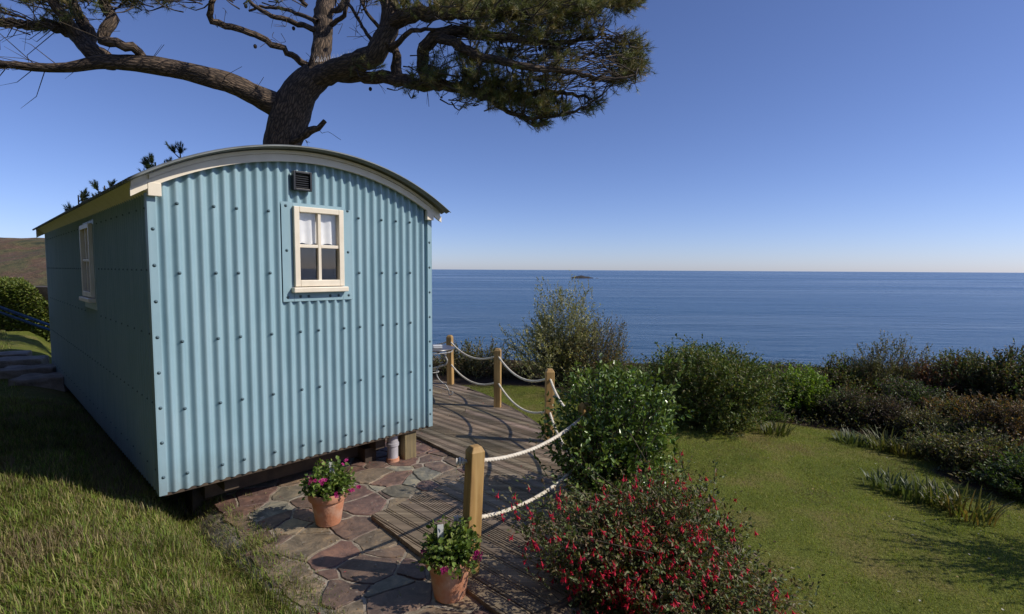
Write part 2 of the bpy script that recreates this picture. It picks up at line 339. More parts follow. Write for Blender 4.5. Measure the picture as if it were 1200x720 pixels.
def tube_np(pts, rad, n=8, wob=0, uvs=False):
    P = np.array([tuple(p) for p in pts], float); k = len(P)
    rad = np.full(k, rad) if np.isscalar(rad) else np.asarray(rad, float)
    T = np.gradient(P, axis=0); T /= np.linalg.norm(T, axis=1)[:, None] + 1e-9
    ref = np.array([0.13, 0.31, 0.94]); 
    if abs(T[0] @ ref) > 0.9: ref = np.array([0.9, 0.3, 0.1])
    Nn = np.zeros_like(T); a = ref - (ref @ T[0]) * T[0]; a /= np.linalg.norm(a)
    for i in range(k):
        a = a - (a @ T[i]) * T[i]; a /= np.linalg.norm(a) + 1e-9; Nn[i] = a
    B = np.cross(T, Nn); th = np.arange(n) * 2 * np.pi / n
    rr = rad[:, None] * np.ones(n)[None]
    if wob: 
        s = np.arange(k)
        rr = rr * (1 + wob * (np.sin(3 * th[None] + s[:, None] * 0.35) * 0.5 + np.sin(5 * th[None] - s[:, None] * 0.23 + 1.3) * 0.4 + 0.6 * (rng.random((k, n)) - 0.5)))
    V = P[:, None] + rr[..., None] * (np.cos(th)[None, :, None] * Nn[:, None] + np.sin(th)[None, :, None] * B[:, None])
    V = V.reshape(-1, 3); i = np.arange(k - 1)[:, None] * n; j = np.arange(n)[None]
    a_ = i + j; b_ = i + (j + 1) % n; Fq = np.stack([a_, b_, b_ + n, a_ + n], -1).reshape(-1, 4)
    if uvs:
        L = np.concatenate([[0], np.cumsum(np.linalg.norm(np.diff(P, axis=0), axis=1))])
        # around-coordinate folds back so that there is no seam
        uu = np.abs(((th / (2 * np.pi)) * 2 + 1) % 2 - 1); UV = np.stack([uu[None] * rad[:, None] * 3.1 + np.zeros((k, n)), np.repeat(L[:, None], n, 1)], -1).reshape(-1, 2)
        return V, Fq, UV
    return V, Fq
def merge(parts):
    V = []; Fq = []; U = []; k = 0
    for p in parts:
        V.append(p[0]); Fq.append(p[1] + k); k += len(p[0])
        if len(p) > 2: U.append(p[2])
    return (np.concatenate(V), np.concatenate(Fq)) + ((np.concatenate(U),) if U else ())
def smooth_path(pts, rad, step=0.12):
    P = np.array([tuple(p) for p in pts], float); r_ = np.asarray(rad, float)
    out = []; ro = []
    Q = np.vstack([2 * P[0] - P[1], P, 2 * P[-1] - P[-2]])
    for i in range(len(P) - 1):
        p0, p1, p2, p3 = Q[i:i + 4]; n = max(2, int(np.linalg.norm(p2 - p1) / step))
        for t in np.arange(n) / n:
            out.append(0.5 * (2 * p1 + (p2 - p0) * t + (2 * p0 - 5 * p1 + 4 * p2 - p3) * t * t + (3 * p1 - p0 - 3 * p2 + p3) * t ** 3)); ro.append(r_[i] * (1 - t) + r_[i + 1] * t)
    out.append(P[-1]); ro.append(r_[-1]); return np.array(out), np.array(ro)
def unit(v): return v / (np.linalg.norm(v, axis=-1, keepdims=True) + 1e-9)
def rand_dirs(n): return unit(rng.normal(size=(n, 3)))
def leaves_np(P, D, L, W, fold=0.25, upb=0.6, curl=0.15):
    """ovate leaves of two quads folded along the midrib"""
    n = len(P); D = unit(D); U = rand_dirs(n) + np.array([0, 0, upb * 2]); 
    Sd = unit(np.cross(D, U)); Nn = unit(np.cross(Sd, D)); L = np.broadcast_to(L, n)[:, None]; W = np.broadcast_to(W, n)[:, None]
    b = P; r1 = P + D * L * .35 + Sd * W * .5 + Nn * W * fold; q2 = P + D * L * .72 + Sd * W * .36 + Nn * (W * fold * .7 - L * curl * .5)
    t = P + D * L - Nn * L * curl; l2 = P + D * L * .72 - Sd * W * .36 + Nn * (W * fold * .7 - L * curl * .5); l1 = P + D * L * .35 - Sd * W * .5 + Nn * W * fold
    V = np.stack([b, r1, q2, t, l2, l1], 1).reshape(-1, 3); k = np.arange(n)[:, None] * 6
    Fq = np.concatenate([k + np.array([[0, 1, 2, 3]]), k + np.array([[0, 3, 4, 5]])]); return V, Fq
def pick(pal, n, jit=0.18):
    pal = np.array([p[:3] for p in pal]); wt = np.ones(len(pal)) / len(pal)
    c = pal[rng.choice(len(pal), n, p=wt)]; return c * (1 + jit * rng.normal(size=(n, 1))).clip(0.5, 1.6)
def sstep(a, b, x):
    t = np.clip((x - a) / (b - a), 0, 1); return t * t * (3 - 2 * t)
def poly_sd(poly, X, Y):
    """signed distance to polygon, negative inside"""
    P = np.array([(p[0], p[1]) for p in poly]); d = np.full(np.shape(X), 1e9); ins = np.zeros(np.shape(X), bool)
    for i in range(len(P)):
        a = P[i]; b = P[(i + 1) % len(P)]; e = b - a
        t = np.clip(((X - a[0]) * e[0] + (Y - a[1]) * e[1]) / (e @ e), 0, 1)
        d = np.minimum(d, np.hypot(X - a[0] - e[0] * t, Y - a[1] - e[1] * t))
        c = ((a[1] > Y) != (b[1] > Y)) & (X < (b[0] - a[0]) * (Y - a[1]) / (b[1] - a[1] + 1e-12) + a[0]); ins ^= c
    return np.where(ins, -d, d)

# ------------------------------------------------------------------ layout
A = Vector((math.cos(0.802), math.sin(0.802), 0)); Bv = Vector((-A.y, A.x, 0)); NF = -Bv     # front wall direction, hut length direction, front normal
H0 = Vector((-2.34, 3.45, 0)); HW, HL, HB, HT = 2.22, 6.16, 0.283, 2.283
def hut(u, v, z): return H0 + A * u + Bv * v + Vector((0, 0, z))
g2 = lambda px, py, z=0: (lambda p: (p.x, p.y))(gnd(px, py, z))
deck_poly = [g2(477, 508), g2(490, 519), g2(546, 536), g2(548, 560), g2(429, 611), g2(503, 663), g2(560, 705), g2(600, 735),
             (0.30, 2.75), (0.62, 3.1), (0.80, 3.6), g2(680, 572), g2(674, 548), g2(657, 524), g2(632, 502), g2(605, 484), g2(575, 468), g2(550, 458), g2(531, 452), g2(505, 447),
             (-1.9, 8.75), (-2.7, 8.75), (-3.6, 8.2), (-3.3, 7.4), (-1.5, 5.75)]
pave_poly = [g2(345, 722), (-0.9, 2.35), (0.2, 2.35), (0.35, 2.9)] + [(-0.2, 3.2), (-0.3, 4.6), (-0.2, 5.0), (-0.9, 5.6), (-2.2, 6.6), (-4.0, 5.4), (-2.35, 4.1), g2(258, 603), g2(292, 650)]
plat_poly = [g2(345, 722), (-0.9, 2.3), (0.25, 2.3), (0.30, 2.75), (0.62, 3.1), (0.80, 3.6), g2(680, 572), g2(657, 524), g2(632, 502), g2(605, 484), g2(575, 468), g2(550, 458), g2(505, 447),
             (-1.9, 8.75), (-2.7, 8.75), (-3.6, 8.2), (-6.2, 10.4), (-7.2, 8.5), (-2.35, 4.1)]
def vnoise(x, y, s, seed=0):
    return (np.sin(x * s + 1.3 * np.sin(y * s * .7 + seed)) * np.cos(y * s * .9 + 1.7 * np.sin(x * s * .6 + seed * 2.1)))
def hgt(x, y):
    x = np.asarray(x, float); y = np.asarray(y, float)
    d = (x + 1.135) * -.71 + (y - 2.76) * -.70
    hb = .30 * sstep(-.12, .95, d) * (1 - .9 * sstep(9, 16, y)) + 0.05 * sstep(1, 4, d) * (1 - sstep(8, 12, y))
    dd = np.maximum(poly_sd(plat_poly, x, y), 0)
    hr = -.42 * sstep(-0.02, .35, dd) - .028 * np.maximum(dd - .3, 0) - 0.01
    wl = sstep(-.12, .45, d); h = hr * (1 - wl) + hb * wl - 0.012 * (1 - wl)
    h = h + 0.018 * vnoise(x, y, 2.1) * sstep(.1, .6, np.maximum(d, dd - .1)) + 0.04 * vnoise(x, y, .7, 3) * sstep(.6, 2.5, np.maximum(d, dd))
    ye = 13.5 + 10 * sstep(-2, -9, x); t = np.maximum(y - ye, 0)
    h = h - t * t / (t + 3) * .62 - np.maximum(np.abs(x) - 45, 0) * .4
    return np.maximum(h, -46)
def H(x, y): return float(hgt(np.array([x]), np.array([y]))[0])
def gp(px, py):                                         # where the sight line meets the terrain
    d = ray(px, py); t = 1.0
    while t < 60:
        p = Vector((0, 0, CZ)) + d * t
        if p.z < H(p.x, p.y): break
        t += 0.02
    return p

# soil beds
bed_poly = [(1.6, 8.9), (3.0, 8.0), (4.2, 8.1), (5.3, 7.6), (5.9, 6.9), (5.0, 6.2), (4.9, 5.7), (5.6, 5.0), (6.6, 4.3), (14, 3.0), (30, 3), (30, 30), (-4, 30), (-4.0, 10.6), (-1.5, 10.3), (0.5, 10.0)]
# ------------------------------------------------------------------ setting: terrain
def axis(lo, hi, flo, fhi, fs, growth=1.16):
    a = list(np.arange(flo, fhi, fs)); s = fs; x = a[-1]
    while x < hi: s *= growth; x += s; a.append(x)
    s = fs; x = a[0]; pre = []
    while x > lo: s *= growth; x -= s; pre.append(x)
    return np.array(pre[::-1] + a)
gx = axis(-90, 90, -7.5, 9, .07); gy = axis(-30, 110, 1.2, 12, .07)
X, Y = np.meshgrid(gx, gy); Z = hgt(X, Y)
soil = sstep(.08, -.12, poly_sd(bed_poly, X, Y) + .06 * vnoise(X, Y, 6)) 
nx, ny = len(gx), len(gy); idx = np.arange(nx * ny).reshape(ny, nx)
Fq = np.stack([idx[:-1, :-1], idx[:-1, 1:], idx[1:, 1:], idx[1:, :-1]], -1).reshape(-1, 4)
me = np_mesh('ground', np.stack([X, Y, Z], -1).reshape(-1, 3), Fq, tint=np.repeat(soil.reshape(-1, 1), 3, 1))
tag(put('ground', me, M['ground'], smooth=True), kind='structure')
# sea
n = 96; rr = [0, 60, 400, 2000, 9000, 40000]; V = [(0, 0, 0)]; Fs = []
for r_ in rr[1:]:
    V += [(r_ * math.cos(2 * math.pi * i / n), r_ * math.sin(2 * math.pi * i / n), 0) for i in range(n)]
for i in range(n): Fs.append((0, 1 + i, 1 + (i + 1) % n))
for k in range(len(rr) - 2):
    for i in range(n):
        a = 1 + k * n + i; b = 1 + k * n + (i + 1) % n; Fs.append((a, a + n, b + n, b))
me = bpy.data.meshes.new('sea'); me.from_pydata(V, [], Fs); o = put('sea', me, M['sea']); o.location = (0, 0, -38); tag(o, kind='structure')
# headland hill on the far left
hx = np.linspace(-900, -20, 150); hy = np.linspace(120, 900, 130); X, Y = np.meshgrid(hx, hy)
ridge = 66 * np.exp(-((Y - 470) / 190) ** 2) * sstep(-70, -330, X + 0 * Y) 
dt = np.zeros_like(X)
for k, (s, am) in enumerate([(.011, 6), (.023, 3.4), (.05, 1.6), (.11, .8), (.23, .4)]): dt += am * vnoise(X + 31 * k, Y - 17 * k, s, k)
Z = -42 + ridge * 1.04 + dt * sstep(-60, -200, X) * np.clip(ridge / 40, 0, 1) + 3 * np.clip(ridge / 60, 0, 1) * np.abs(vnoise(X, Y * .4, .035, 5))
idx = np.arange(X.size).reshape(X.shape); Fq = np.stack([idx[:-1, :-1], idx[:-1, 1:], idx[1:, 1:], idx[1:, :-1]], -1).reshape(-1, 4)
tag(put('hill', np_mesh('hill', np.stack([X, Y, Z], -1).reshape(-1, 3), Fq), M['hill'], smooth=True), kind='structure')
# rocky islet in the bay
c = at(684, 326.6, 2450); xs = np.linspace(-70, 75, 60); ys = np.linspace(-18, 18, 14); X, Y = np.meshgrid(xs, ys)
pr = np.interp(xs, [-70, -58, -50, -38, -25, -12, 0, 12, 22, 30, 42, 48, 60, 66, 75], [-2, 3, 7, 9, 12, 15, 12, 9, 10, 6, 4, -2, 3, 2, -2])
Z = pr[None] * (1 - (Y / 18) ** 2) + 1.6 * rng.random(X.shape) * (pr[None] > 0) - 2.0
idx = np.arange(X.size).reshape(X.shape); Fq = np.stack([idx[:-1, :-1], idx[:-1, 1:], idx[1:, 1:], idx[1:, :-1]], -1).reshape(-1, 4)
tag(put('rocky_islet', np_mesh('rocky_islet', np.stack([X + c.x, Y + 2450, Z - 38], -1).reshape(-1, 3), Fq), M['rock']), 'low dark rocky islet out on the open sea', 'rock')

# ------------------------------------------------------------------ setting: crazy paving (stones set in mortar)
def clip_poly(poly, a, b, c):                           # keep a*x+b*y<=c
    out = []
    for i in range(len(poly)):
        p, q = poly[i], poly[(i + 1) % len(poly)]; dp = a * p[0] + b * p[1] - c; dq = a * q[0] + b * q[1] - c
        if dp <= 0: out.append(p)
        if dp * dq < 0: t = dp / (dp - dq); out.append((p[0] + (q[0] - p[0]) * t, p[1] + (q[1] - p[1]) * t))
    return out
pts = []
prng = random.Random(5)
xs0, xs1, ys0, ys1 = -4.2, 0.6, 2.2, 6.8
while len(pts) < 20000:
    ok = 0
    for _ in range(400):
        p = (prng.uniform(xs0, xs1), prng.uniform(ys0, ys1)); dmin = prng.choice([.16, .27, .40, .50])
        if all((p[0] - q[0]) ** 2 + (p[1] - q[1]) ** 2 > dmin ** 2 for q in pts): pts.append(p); ok = 1; break
    if not ok: break
mv, mf, mt = [], [], []
pw_ = {p: prng.uniform(-.011, .011) for p in pts}
warp = lambda x, y: (x + .028 * math.sin(7.3 * y + 2 * math.sin(3.1 * x)) + .012 * math.sin(19 * y + 5 * x), y + .028 * math.sin(6.7 * x + 2 * math.cos(2.9 * y)) + .012 * math.sin(17 * x - 6 * y))
pal = [(.15, .088, .070), (.135, .082, .068), (.17, .105, .082), (.125, .085, .066), (.19, .145, .10), (.22, .17, .115), (.16, .14, .105), (.22, .205, .16), (.165, .115, .085), (.18, .13, .09)]
for p in pts:
    if poly_sd(pave_poly, np.array([p[0]]), np.array([p[1]]))[0] > .03: continue
    if poly_sd(deck_poly, np.array([p[0]]), np.array([p[1]]))[0] < -.12: continue
    poly = [(p[0] - .6, p[1] - .6), (p[0] + .6, p[1] - .6), (p[0] + .6, p[1] + .6), (p[0] - .6, p[1] + .6)]
    for q in pts:
        if q is p or abs(q[0] - p[0]) > .9 or abs(q[1] - p[1]) > .9: continue
        dx, dy = q[0] - p[0], q[1] - p[1]; dl = math.hypot(dx, dy)
        if dl > .9: continue
        poly = clip_poly(poly, dx, dy, dx * (p[0] + dx / 2) + dy * (p[1] + dy / 2) + (pw_[p] - pw_[q]) - dl * .010 * prng.uniform(.4, 1.4))
    poly = clip_poly(poly, -.71, -.70, .71 * 1.135 - .70 * 2.76 + prng.uniform(-.02, .07)) if p[1] < 4.6 else poly
    if len(poly) < 3: continue
    # subdivide edges, round corners and roughen
    ring = []
    for i in range(len(poly)):
        a, b = poly[i], poly[(i + 1) % len(poly)]; L = math.hypot(b[0] - a[0], b[1] - a[1]); k = max(1, int(L / .03))
        for j in range(k):
            t = j / k; ring.append([a[0] + (b[0] - a[0]) * t, a[1] + (b[1] - a[1]) * t])
    for _ in range(0):
        ring = [[(ring[i - 1][0] + 2 * ring[i][0] + ring[(i + 1) % len(ring)][0]) / 4, (ring[i - 1][1] + 2 * ring[i][1] + ring[(i + 1) % len(ring)][1]) / 4] for i in range(len(ring))]
    ph = prng.uniform(0, 9)
    cx = sum(r_[0] for r_ in ring) / len(ring); cy = sum(r_[1] for r_ in ring) / len(ring)
    out = []
    for r_ in ring:
        a_ = math.atan2(r_[1] - cy, r_[0] - cx); s = 1 + .014 * math.sin(5 * a_ + ph) + .014 * math.sin(11 * a_ + 2 * ph) + prng.uniform(-.035, .022)
        out.append(warp(cx + (r_[0] - cx) * s, cy + (r_[1] - cy) * s))
    cx, cy = warp(cx, cy); zt = prng.uniform(-.002, .005); tx, ty = prng.uniform(-.012, .012), prng.uniform(-.012, .012); col = prng.choice(pal); jc = prng.uniform(.85, 1.2)
    k = len(mv); m_ = len(out)
    for (s, dz) in ((1.0, -.03), (1.0, -.006), (.975, 0.0)):
        for q in out:
            x_, y_ = cx + (q[0] - cx) * s, cy + (q[1] - cy) * s
            mv.append((x_, y_, zt + dz + tx * (x_ - cx) + ty * (y_ - cy)))
    mv.append((cx, cy, zt + .001)); mt += [tuple(c_ * jc for c_ in col)] * (3 * m_ + 1)
    for lv in range(2):
        for i in range(m_): j = (i + 1) % m_; mf.append((k + lv * m_ + i, k + lv * m_ + j, k + lv * m_ + m_ + j, k + lv * m_ + m_ + i))
    for i in range(m_): mf.append((k + 2 * m_ + i, k + 2 * m_ + (i + 1) % m_, k + 3 * m_))
me = bpy.data.meshes.new('paving'); me.from_pydata(mv, [], mf)
at_ = me.color_attributes.new('tint', 'FLOAT_COLOR', 'POINT'); at_.data.foreach_set('color', np.hstack([np.array(mt), np.ones((len(mt), 1))]).astype(np.float32).ravel())
pv = put('paving', me, M['stone'], smooth=False); tag(pv, kind='structure')
# mortar bed: gently uneven sheet between the stones
xs = np.arange(-4.6, .7, .035); ys = np.arange(2.0, 7.0, .035); X, Y = np.meshgrid(xs, ys)
sdm = poly_sd(pave_poly, X, Y); Z = -.0065 + .003 * vnoise(X, Y, 9) + .002 * vnoise(X, Y, 23, 2) - .16 * sstep(-.03, .22, sdm)
idx = np.arange(X.size).reshape(X.shape); Fq = np.stack([idx[:-1, :-1], idx[:-1, 1:], idx[1:, 1:], idx[1:, :-1]], -1).reshape(-1, 4)
keep = (sdm.ravel()[Fq] < .28).all(1); tag(put('mortar_bed', np_mesh('mortar_bed', np.stack([X, Y, Z], -1).reshape(-1, 3), Fq[keep]), M['mortar'], smooth=True), kind='structure')

# ------------------------------------------------------------------ setting: decking of grooved boards
bd = np.array([Bv.x, Bv.y]); cd = np.array([A.x, A.y]); DP = np.array(deck_poly)
DT = 0.030                                              # top of the boards
def spans(c):                                           # intervals of the board line at cross position c inside the deck
    out = []
    for i in range(len(DP)):
        a, b = DP[i], DP[(i + 1) % len(DP)]; ca, cb = a @ cd - c, b @ cd - c
        if (ca > 0) != (cb > 0): t = ca / (ca - cb); out.append((a + (b - a) * t) @ bd)
    return sorted(out)
lo, hi = (DP @ cd).min(), (DP @ cd).max(); BWD = .120; c = lo + .004; dv, df, dtint = [], [], []
prof = [(0, -.03), (0, -.003), (.004, 0)]
for k in range(5): s0 = .014 + k * .019; prof += [(s0, 0), (s0 + .003, -.005), (s0 + .008, -.005), (s0 + .011, 0)]
prof += [(.109, 0), (.113, -.003), (.113, -.03)]
prof_g = prof; prof_p = [(0, -.03), (0, -.003), (.004, 0), (.012, 0), (.015, -.004), (.019, -.004), (.022, 0), (.091, 0), (.094, -.004), (.098, -.004), (.101, 0), (.109, 0), (.113, -.003), (.113, -.03)]; bn = 0
while c < hi:
    bn += 1; prof = prof_g if (c < -1.0 + 0 or bn % 5 == 0) else prof_p
    s1, s2 = spans(c + .006), spans(c + .107)
    if len(s1) != len(s2): s1 = s2 = spans(c + .0565)
    if len(s1) == len(s2) and len(s1) % 2 == 0:
        for k in range(0, len(s1), 2):
            if s1[k + 1] - s1[k] < .03 and s2[k + 1] - s2[k] < .03: continue
            cuts = [0, 1]; ln = s1[k + 1] - s1[k]
            if ln > 2.4: f0 = prng.uniform(.3, .7); cuts = [0, f0 - .0015, f0 + .0015, 1]
            for q in range(0, len(cuts), 2):
                k0 = len(dv); tn = prng.uniform(.8, 1.2); dz = prng.uniform(-.0015, .0015); tt = (tn, tn * prng.uniform(.94, 1.03), tn * prng.uniform(.88, 1.03))
                for e in (cuts[q], cuts[q + 1]):
                    for (pc, pz) in prof:
                        t = pc / .113; s = (s1[k] + (s1[k + 1] - s1[k]) * e) * (1 - t) + (s2[k] + (s2[k + 1] - s2[k]) * e) * t
                        p = bd * s + cd * (c + pc); dv.append((p[0], p[1], DT + pz + dz)); dtint.append(tt)
                m_ = len(prof)
                for i in range(m_ - 1): df.append((k0 + i, k0 + m_ + i, k0 + m_ + i + 1, k0 + i + 1))
                df.append(tuple(range(k0, k0 + m_))); df.append(tuple(range(k0 + m_, k0 + 2 * m_))[::-1])
    c += BWD
me = bpy.data.meshes.new('deck'); me.from_pydata(dv, [], df)
at_ = me.color_attributes.new('tint', 'FLOAT_COLOR', 'POINT'); at_.data.foreach_set('color', np.hstack([np.array(dtint), np.ones((len(dtint), 1))]).astype(np.float32).ravel())
tag(put('deck', me, M['deck']), kind='structure')
# curved fascia board closing the outer edge of the deck, and dark void under the boards
fb = MB(); edge = [Vector((*p, 0)) for p in deck_poly[7:22]]
ep, _ = smooth_path(edge, np.ones(len(edge)), .12)
for i in range(len(ep) - 1):
    a, b = Vector(ep[i]), Vector(ep[i + 1]); t = (b - a).normalized(); nn = Vector((t.y, -t.x, 0))
    fb.box((a.x + nn.x * .004, a.y + nn.y * .004, -.45), b - a, nn * .022, (0, 0, .475))
tag(fb.build('deck_fascia', M['chassis']), kind='structure')

# ------------------------------------------------------------------ the shepherd's hut
hutR = empty('shepherd_hut', tuple(hut(HW / 2, HL / 2, 0)), 'pale blue corrugated iron shepherd hut with a curved roof and cream trim', 'hut')
RC, RR = .457, 2.25                                  # roof arc centre height and radius
def rz(u, dr=0.0): return RC + math.sqrt(max((RR + dr) ** 2 - (u - HW / 2) ** 2, 0))
PIT = HW / 30
def corr_wall(name, p0, du, nrm, width, ztop, holes=(), amp=.0145, phase=0.0, nseg=10):
    k = int(round(width / PIT * nseg)); us = set(width * i / k for i in range(k + 1))
    for h in holes: us |= {h[0], h[1]}
    us = sorted(us); V = []; Fs = []; cols = []
    for u in us:
        off = amp * math.cos(2 * math.pi * (u / PIT + phase)); zt = ztop(u); rowz = [HB] + [z for h in holes for z in (h[2], h[3])] + [zt]
        for z in rowz: V.append(tuple(p0 + du * u + nrm * off + Vector((0, 0, z))))
    nr = 2 + 2 * len(holes)
    for i in range(len(us) - 1):
        for j in range(nr - 1):
            if holes and j == 1 and us[i] >= holes[0][0] - 1e-6 and us[i + 1] <= holes[0][1] + 1e-6: continue
            a = i * nr + j; Fs.append((a, a + nr, a + nr + 1, a + 1))
    me = bpy.data.meshes.new(name); me.from_pydata(V, [], Fs); me.update()
    o = put(name, me, M['paint'], hutR, True); return o
def wall_hit(px, py, p0, nrm):
    d = ray(px, py); o = Vector((0, 0, CZ)); t = (p0 - o).dot(nrm) / d.dot(nrm); return o + d * t
# window openings measured on the two visible walls
FP = H0 + NF * .0
def fu(px, py): p = wall_hit(px, py, FP, NF); return (p - H0).dot(A), p.z
u0, zt1 = fu(341, 242); u1, _ = fu(399, 246); _, zb1 = fu(345, 336)
fw_ = (u0, u1, zb1, zt1)
SP = H0; SN = -A
def su(px, py): p = wall_hit(px, py, SP, SN); return (p - H0).dot(Bv), p.z
v1, _ = su(102, 300); v0, zt2 = su(111, 262); _, zb2 = su(111, 348)
sw_ = (v0, v1, zb2, zt2)
print('front window', fw_, 'side window', sw_)
front = corr_wall('front_wall', H0 + NF * .0065, A, NF, HW, lambda u: rz(u, -.012), [fw_])
tag(front, 'sunlit corrugated end wall')
side = corr_wall('side_wall', H0 + SN * .0065, Bv, SN, HL, lambda u: HT + .06, [sw_], phase=.25)
corr_wall('side_wall', H0 + A * HW - SN * .009, Bv, A, HL, lambda u: HT + .06, phase=.25)
corr_wall('rear_wall', H0 + Bv * HL - NF * .009, A, Bv, HW, lambda u: rz(u, -.012))
# inner lining (a closed room with the two window openings)
def panel_with_hole(mb, p0, du, width, z0, ztop, hole, nrm, th=.03, n=24):
    us = sorted(set([width * i / n for i in range(n + 1)] + ([hole[0], hole[1]] if hole else [])))
    for i in range(len(us) - 1):
        a, b = us[i], us[i + 1]
        segs = [(z0, None)] if not (hole and a >= hole[0] - 1e-6 and b <= hole[1] + 1e-6) else [(z0, hole[2]), (hole[3], None)]
        for (s, e) in segs:
            za = ztop(a) if e is None else e; zb = ztop(b) if e is None else e
            P = [p0 + du * a + Vector((0, 0, s)), p0 + du * b + Vector((0, 0, s)), p0 + du * b + Vector((0, 0, zb)), p0 + du * a + Vector((0, 0, za))]
            Q = [p + nrm * th for p in P]; mb.add(P + Q, [(0, 1, 2, 3), (7, 6, 5, 4), (0, 4, 5, 1), (1, 5, 6, 2), (2, 6, 7, 3), (3, 7, 4, 0)])
lm = MB()
panel_with_hole(lm, H0 - NF * .014 + A * .012, A, HW - .024, HB + .02, lambda u: rz(u + .012, -.03), (fw_[0] - .012, fw_[1] - .012, fw_[2], fw_[3]), -NF)
panel_with_hole(lm, H0 - SN * .014 + Bv * .045, Bv, HL - .09, HB + .02, lambda u: HT + .02, (sw_[0] - .045, sw_[1] - .045, sw_[2], sw_[3]), -SN)
panel_with_hole(lm, H0 + A * HW - A * .014 + Bv * .045, Bv, HL - .09, HB + .02, lambda u: HT + .02, None, -A)
panel_with_hole(lm, H0 + Bv * (HL - .014) + A * .012, A, HW - .024, HB + .02, lambda u: rz(u + .012, -.03), None, NF)
lm.build('interior_lining', M['lining'], hutR)
fl = MB(); fl.box(hut(.02, .02, HB - .01), A * (HW - .04), Bv * (HL - .04), (0, 0, .05)); fl.build('floor', M['chassis'], hutR)
sk = MB()                                               # thin timber edge the sheets are fixed to
sk.box(hut(.0, -.004, HB - .018), A * HW, Bv * .045, (0, 0, .016)); sk.box(hut(-.004, .05, HB - .018), A * .045, Bv * (HL - .1), (0, 0, .016))
sk.box(hut(HW - .045, .05, HB - .018), A * .045, Bv * (HL - .1), (0, 0, .016)); sk.build('sole_plate', M['chassis'], hutR)
# roof: corrugated sheets bent over the arc, ridges running from eave to eave
UO = .135; VO = .175
k = int((HL + 2 * VO) / PIT * 8); vs_ = np.linspace(-VO, HL + VO, k + 1); us_ = np.linspace(-UO, HW + UO, 41); V = []
phr = 2 * math.pi / PIT
for v in vs_:
    dr = .008 * math.cos(v * phr)
    for u in us_:
        th = math.atan2(rz(u) - RC, u - HW / 2); p = hut(HW / 2 + math.cos(th) * (RR + dr), v, RC + math.sin(th) * (RR + dr)); V.append(tuple(p))
m_ = len(us_); idx = np.arange(len(V)).reshape(-1, m_)
Fq = np.stack([idx[:-1, :-1], idx[:-1, 1:], idx[1:, 1:], idx[1:, :-1]], -1).reshape(-1, 4)
rf = put('roof', np_mesh('roof', V, Fq), M['roof'], hutR, True)
sm = rf.modifiers.new('solid', 'SOLIDIFY'); sm.thickness = .006; sm.offset = 0
# inner roof boards (close the void above the walls)
rb = MB(); us2 = np.linspace(-.01, HW + .01, 25)
for i in range(24):
    a, b = us2[i], us2[i + 1]; P = [hut(a, -.06, rz(a, -.040)), hut(b, -.06, rz(b, -.040)), hut(b, HL + .06, rz(b, -.040)), hut(a, HL + .06, rz(a, -.040))]
    Q = [p + Vector((0, 0, .026)) for p in P]; rb.add(P + Q, [(0, 1, 2, 3), (7, 6, 5, 4), (0, 4, 5, 1), (1, 5, 6, 2), (2, 6, 7, 3), (3, 7, 4, 0)])
rb.build('roof_boards', M['cream'], hutR)
# curved bargeboards: a deep board with a raised lower moulding
def arc_board(name, vy, th, d0, d1, ulo, uhi, m, n=40):
    mb = MB(); us = np.linspace(ulo, uhi, n + 1); vv = []
    for u in us:
        vv += [hut(u, vy, rz(u, -d0)), hut(u, vy, rz(u, -d0) - d1), hut(u, vy - th, rz(u, -d0) - d1), hut(u, vy - th, rz(u, -d0))]
    fs = []
    for i in range(n):
        a = i * 4
        for j in range(4): q = (j + 1) % 4; fs.append((a + j, a + q, a + 4 + q, a + 4 + j))
    fs += [(0, 1, 2, 3), (n * 4 + 3, n * 4 + 2, n * 4 + 1, n * 4)]; mb.add(vv, fs)
    return mb.build(name, m, hutR, smooth_angle=30)
arc_board('bargeboard', -.022, .024, .012, .082, -.105, HW + .105, M['cream'])
arc_board('moulding', -.0485, .010, .046, .050, -.112, HW + .112, M['cream'])
arc_board('bargeboard', HL + .046, .024, .012, .118, -.105, HW + .105, M['cream'])
for s in (0, 1):                                        # sloping eaves fascia on both long sides
    mb = MB(); o0 = hut(-.004, -.045, HT - .02) if s == 0 else hut(HW + .004, -.045, HT - .02); sg = -1 if s == 0 else 1
    P = [o0, o0 + A * sg * .095 + Vector((0, 0, .095)), o0 + A * sg * .075 + Vector((0, 0, .115)), o0 + A * -sg * .0 + Vector((0, 0, .115))]
    Q = [p + Bv * (HL + .09) for p in P]; mb.add(P + Q, [(0, 1, 2, 3), (7, 6, 5, 4), (0, 4, 5, 1), (1, 5, 6, 2), (2, 6, 7, 3), (3, 7, 4, 0)])
    mb.build('eaves_fascia', M['cream'], hutR)
    e = MB(); c0 = hut(-.02 if s == 0 else HW - .055, -.062, HT - .028); e.box(c0, A * .075, Bv * .04, (0, 0, .085)); e.build('corner_block', M['cream'], hutR, bevel=.004)
# corner flashings
for u, sg in ((-.016, 0), (HW - .026, 1)):
    mb = MB(); mb.box(hut(u, -.024, HB - .004), A * .042, Bv * .022, (0, 0, HT - HB)); 
    uu = -.021 if sg == 0 else HW + .017
    mb.box(hut(uu, -.024, HB - .004), A * .0045, Bv * .06, (0, 0, HT - HB)); mb.build('corner_flashing', M['paint'], hutR)
# sheet joint on the front wall (overlapping lap line)
mb = MB(); uj, _ = fu(393, 400); mb.box(hut(uj, -.0195, HB), A * .0035, Bv * .004, (0, 0, zb1 - HB - .1)); mb.build('sheet_lap', M['paint'], hutR)
